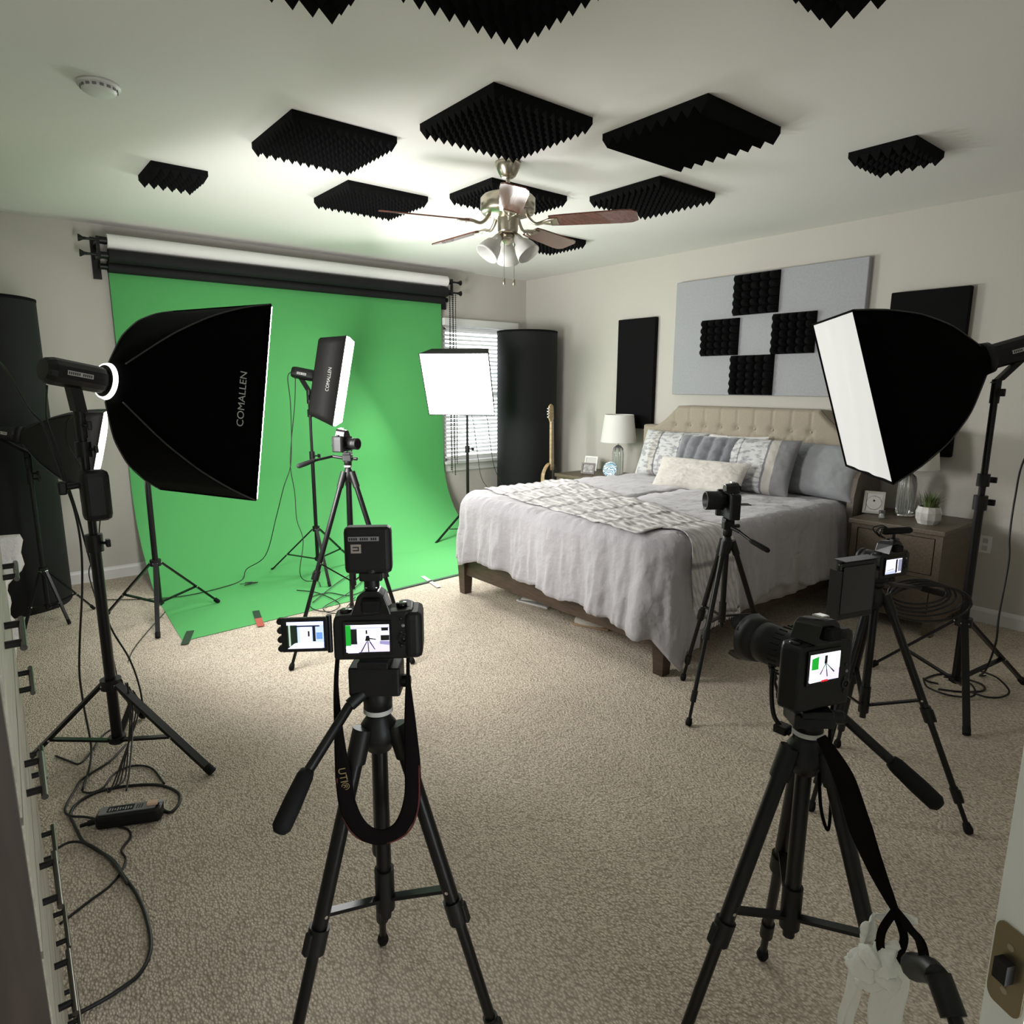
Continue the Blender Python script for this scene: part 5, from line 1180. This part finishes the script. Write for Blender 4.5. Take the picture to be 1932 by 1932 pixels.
cable([(4.02,.80,1.62),(4.20,.90,1.40),(4.176,.975,1.191),(4.118,.975,.999),(4.075,.964,.812),(3.995,.933,.691),(3.868,.91,.445),(3.84,.90,.309),(3.95,.95,.12),(4.10,1.01,.02),(4.159,.998,.008)],'cable hanging along right picture edge down to carpet beside nightstand',.005,None,gr)
cable([(3.843,1.124),(3.845,1.189),(3.977,1.169),(4.022,1.107),(4.021,.982),(3.936,.946),(3.835,1.011),(3.773,1.1)],'small inner cable coil on carpet under the right light stand',.005,.006,gr)
cable([(3.831,1.192),(3.729,1.135),(3.713,1.032),(3.778,.958),(3.868,.962),(3.965,1.027),(3.939,1.131)],'left cable loop on carpet under the right light stand',.005,.016,gr)
cable([(4.152,1.021),(4.126,.94),(3.989,.85),(3.877,.85),(3.814,.9),(3.819,.971)],'right cable loop on carpet under the right light stand',.005,.026,gr)
t=thing('cable_coil','dark cable coil hung over the pan handle before near nightstand','cable coil',(2.85,.93,.80))
for k in range(5):
    b=MB(); pts=[]
    for i in range(15):
        a=2*PI*i/14; pts.append(V((2.82,.935,.775))+Rt*(math.cos(a)*(.115+.012*k)*(1) +.012*k)+V((0,0,math.sin(a)*(.045+.008*k)-.012*k-.01))+F_*(.015*math.sin(a+k)))
    b.tube(pts,.0045,CAB,n=6,sub=4); b.build('cable_loop',t)
# ---------------------------------------------------------------- power strip
t=thing('power_strip','black power strip with grey socket face lying on carpet near dresser','power strip',(.285,2.54,0))
pd=(V((.374,2.520,0))-V((.206,2.520,0))).normalized(); pd=V((.97,.20,0)).normalized(); pd=Rt*.96+F_*.26; pd.normalize(); pn=V((-pd.y,pd.x,0))
PM=Matrix(((pd.x,pn.x,0,.288),(pd.y,pn.y,0,2.535),(0,0,1,0),(0,0,0,1)))
b=MB(); b.rbox((0,0,.027),(.215,.066,.052),.018,BLK); b.xf(PM).build('strip_case',t)
b=MB(); b.rbox((-.005,.004,.0545),(.185,.046,.004),.006,GREY); fp=b.xf(PM).build('socket_face',t)
b=MB(); b.box((-.028,.004,.0572),(.085,.030,.002),BLK); b.xf(PM).build('socket_inset',fp)
b=MB()
for q in range(9): b.box((-.062+.0085*q,.0,.0585),(.0035,.018-.004*(q%3),.001),LGREY)
for q in range(3):
    for w_ in range(3): b.box((.025+.008*q,-.006+.009*w_,.0568),(.0045,.005,.001),BLK)
b.xf(PM).build('socket_marks',fp)
b=MB(); b.rbox((.075,.006,.0605),(.036,.024,.010),.003,mat('peach plug plastic',(.75,.50,.36),.5)); b.cyl((.092,.006,.062),(.112,.010,.062),.005,LGREY,n=10); b.xf(PM).build('pale_plug',t)  # plain peach plug body with a grey lead
b=MB(); b.cyl((-.105,0,.022),(-.135,0,.018),.011,BLK,n=14); b.cyl((-.135,0,.018),(-.16,-.0,.012),.007,BLK,n=12); b.xf(PM).build('strain_relief',t)
# ---------------------------------------------------------------- loose strap, tissue and end block on the right tripod
t=thing('tripod_strap','black webbing strap running down the right tripod leg to the tissue','strap',(1.252,.543,.86))
toc=V((-.85,-.45,.25)).normalized()
pts=[(1.262,.560,.862),(1.239,.500,.813),(1.222,.452,.735),(1.205,.410,.680),(1.181,.365,.640)]
b=MB(); b.tube(pts,[.010,.019,.021,.015,.006],STR,n=10,flat=tuple(toc),sub=8); b.build('strap_band',t)
b=MB(); b.tube([(1.181,.365,.640),(1.150,.372,.610),(1.145,.366,.575),(1.165,.350,.565),(1.178,.345,.60),(1.181,.365,.638)],.007,STR,n=8,flat=tuple(toc)); b.build('left_loop',t)
b=MB(); b.tube([(1.181,.365,.640),(1.160,.335,.640),(1.130,.305,.645),(1.110,.292,.620),(1.125,.315,.590),(1.155,.345,.585)],.008,STR,n=8,flat=tuple(toc)); b.build('right_loop',t)
b=MB(); b.tube([(1.145,.315,.585),(1.110,.285,.625),(1.088,.266,.640)],[.022,.020,.018],BLK,n=12); b.cyl((1.088,.266,.645),(1.062,.232,.612),.019,BLK,n=14); b.build('clamp_block',t)
b=MB(); b.cyl((1.075,.248,.630),(1.010,.165,.54),.011,BLKM,n=14); b.build('end_rod',t)
t=thing('paper_tissue','white crumpled tissue tied around the right tripod leg','tissue',(1.165,.375,.55))
TIS=mat('thin white tissue',(.90,.90,.85),.9,bump=(70,.6,.006))
c0=V((1.155,.375,.545))
for k,(dx,dz,rx,rz,rot) in enumerate(((-.012,.0,.030,.020,.3),(.008,.012,.022,.030,-.4),(-.028,-.012,.020,.024,1.0),(.012,-.022,.026,.018,-.9),(-.002,-.036,.030,.016,.5),(-.022,.018,.016,.012,2.0))):
    b=MB(); cc=c0+Rt*dx+V((0,0,dz))-F_*.012*(k%2)
    def fn(u,v):
        a=2*PI*u; p_=PI*v; q=V((math.cos(a)*math.sin(p_),math.sin(a)*math.sin(p_),math.cos(p_)))
        rr=1.15+.45*noise.noise(q*1.5+V((k*3,0,0)))+.16*noise.noise(q*5+V((0,k,0)))
        X=q.x*rx*rr; Z=q.z*rz*rr; Y=q.y*.018*rr
        return cc+Rt*(X*math.cos(rot)-Z*math.sin(rot))+V((0,0,X*math.sin(rot)+Z*math.cos(rot)))+F_*Y
    b.grid(fn,28,18,TIS); b.build('crumple',t)
for k,(a0,a1,b0,b1) in enumerate((((-.030,-.035),(-.002,-.04),(-.045,-.26),(-.018,-.26)),((.018,-.02),(.085,-.03),(.014,-.26),(.075,-.26)),((.0,.06),(.035,.085),(.075,.035),(.090,.055)),((-.015,.045),(.005,.07),(-.02,-.0),(.012,.005)))):
    b=MB()
    def fn(u,v):
        x=(a0[0]*(1-u)+a1[0]*u)*(1-v)+(b0[0]*(1-u)+b1[0]*u)*v; z=(a0[1]*(1-u)+a1[1]*u)*(1-v)+(b0[1]*(1-u)+b1[1]*u)*v
        return c0+Rt*(x+.002*math.sin(v*9+k))+V((0,0,z))+F_*(.030+.004*math.sin(u*9+v*5)+.002*math.sin(v*15))
    b.grid(fn,14,26,TIS); o=b.build('hanging_end',t); md=o.modifiers.new('t','SOLIDIFY'); md.thickness=.0015
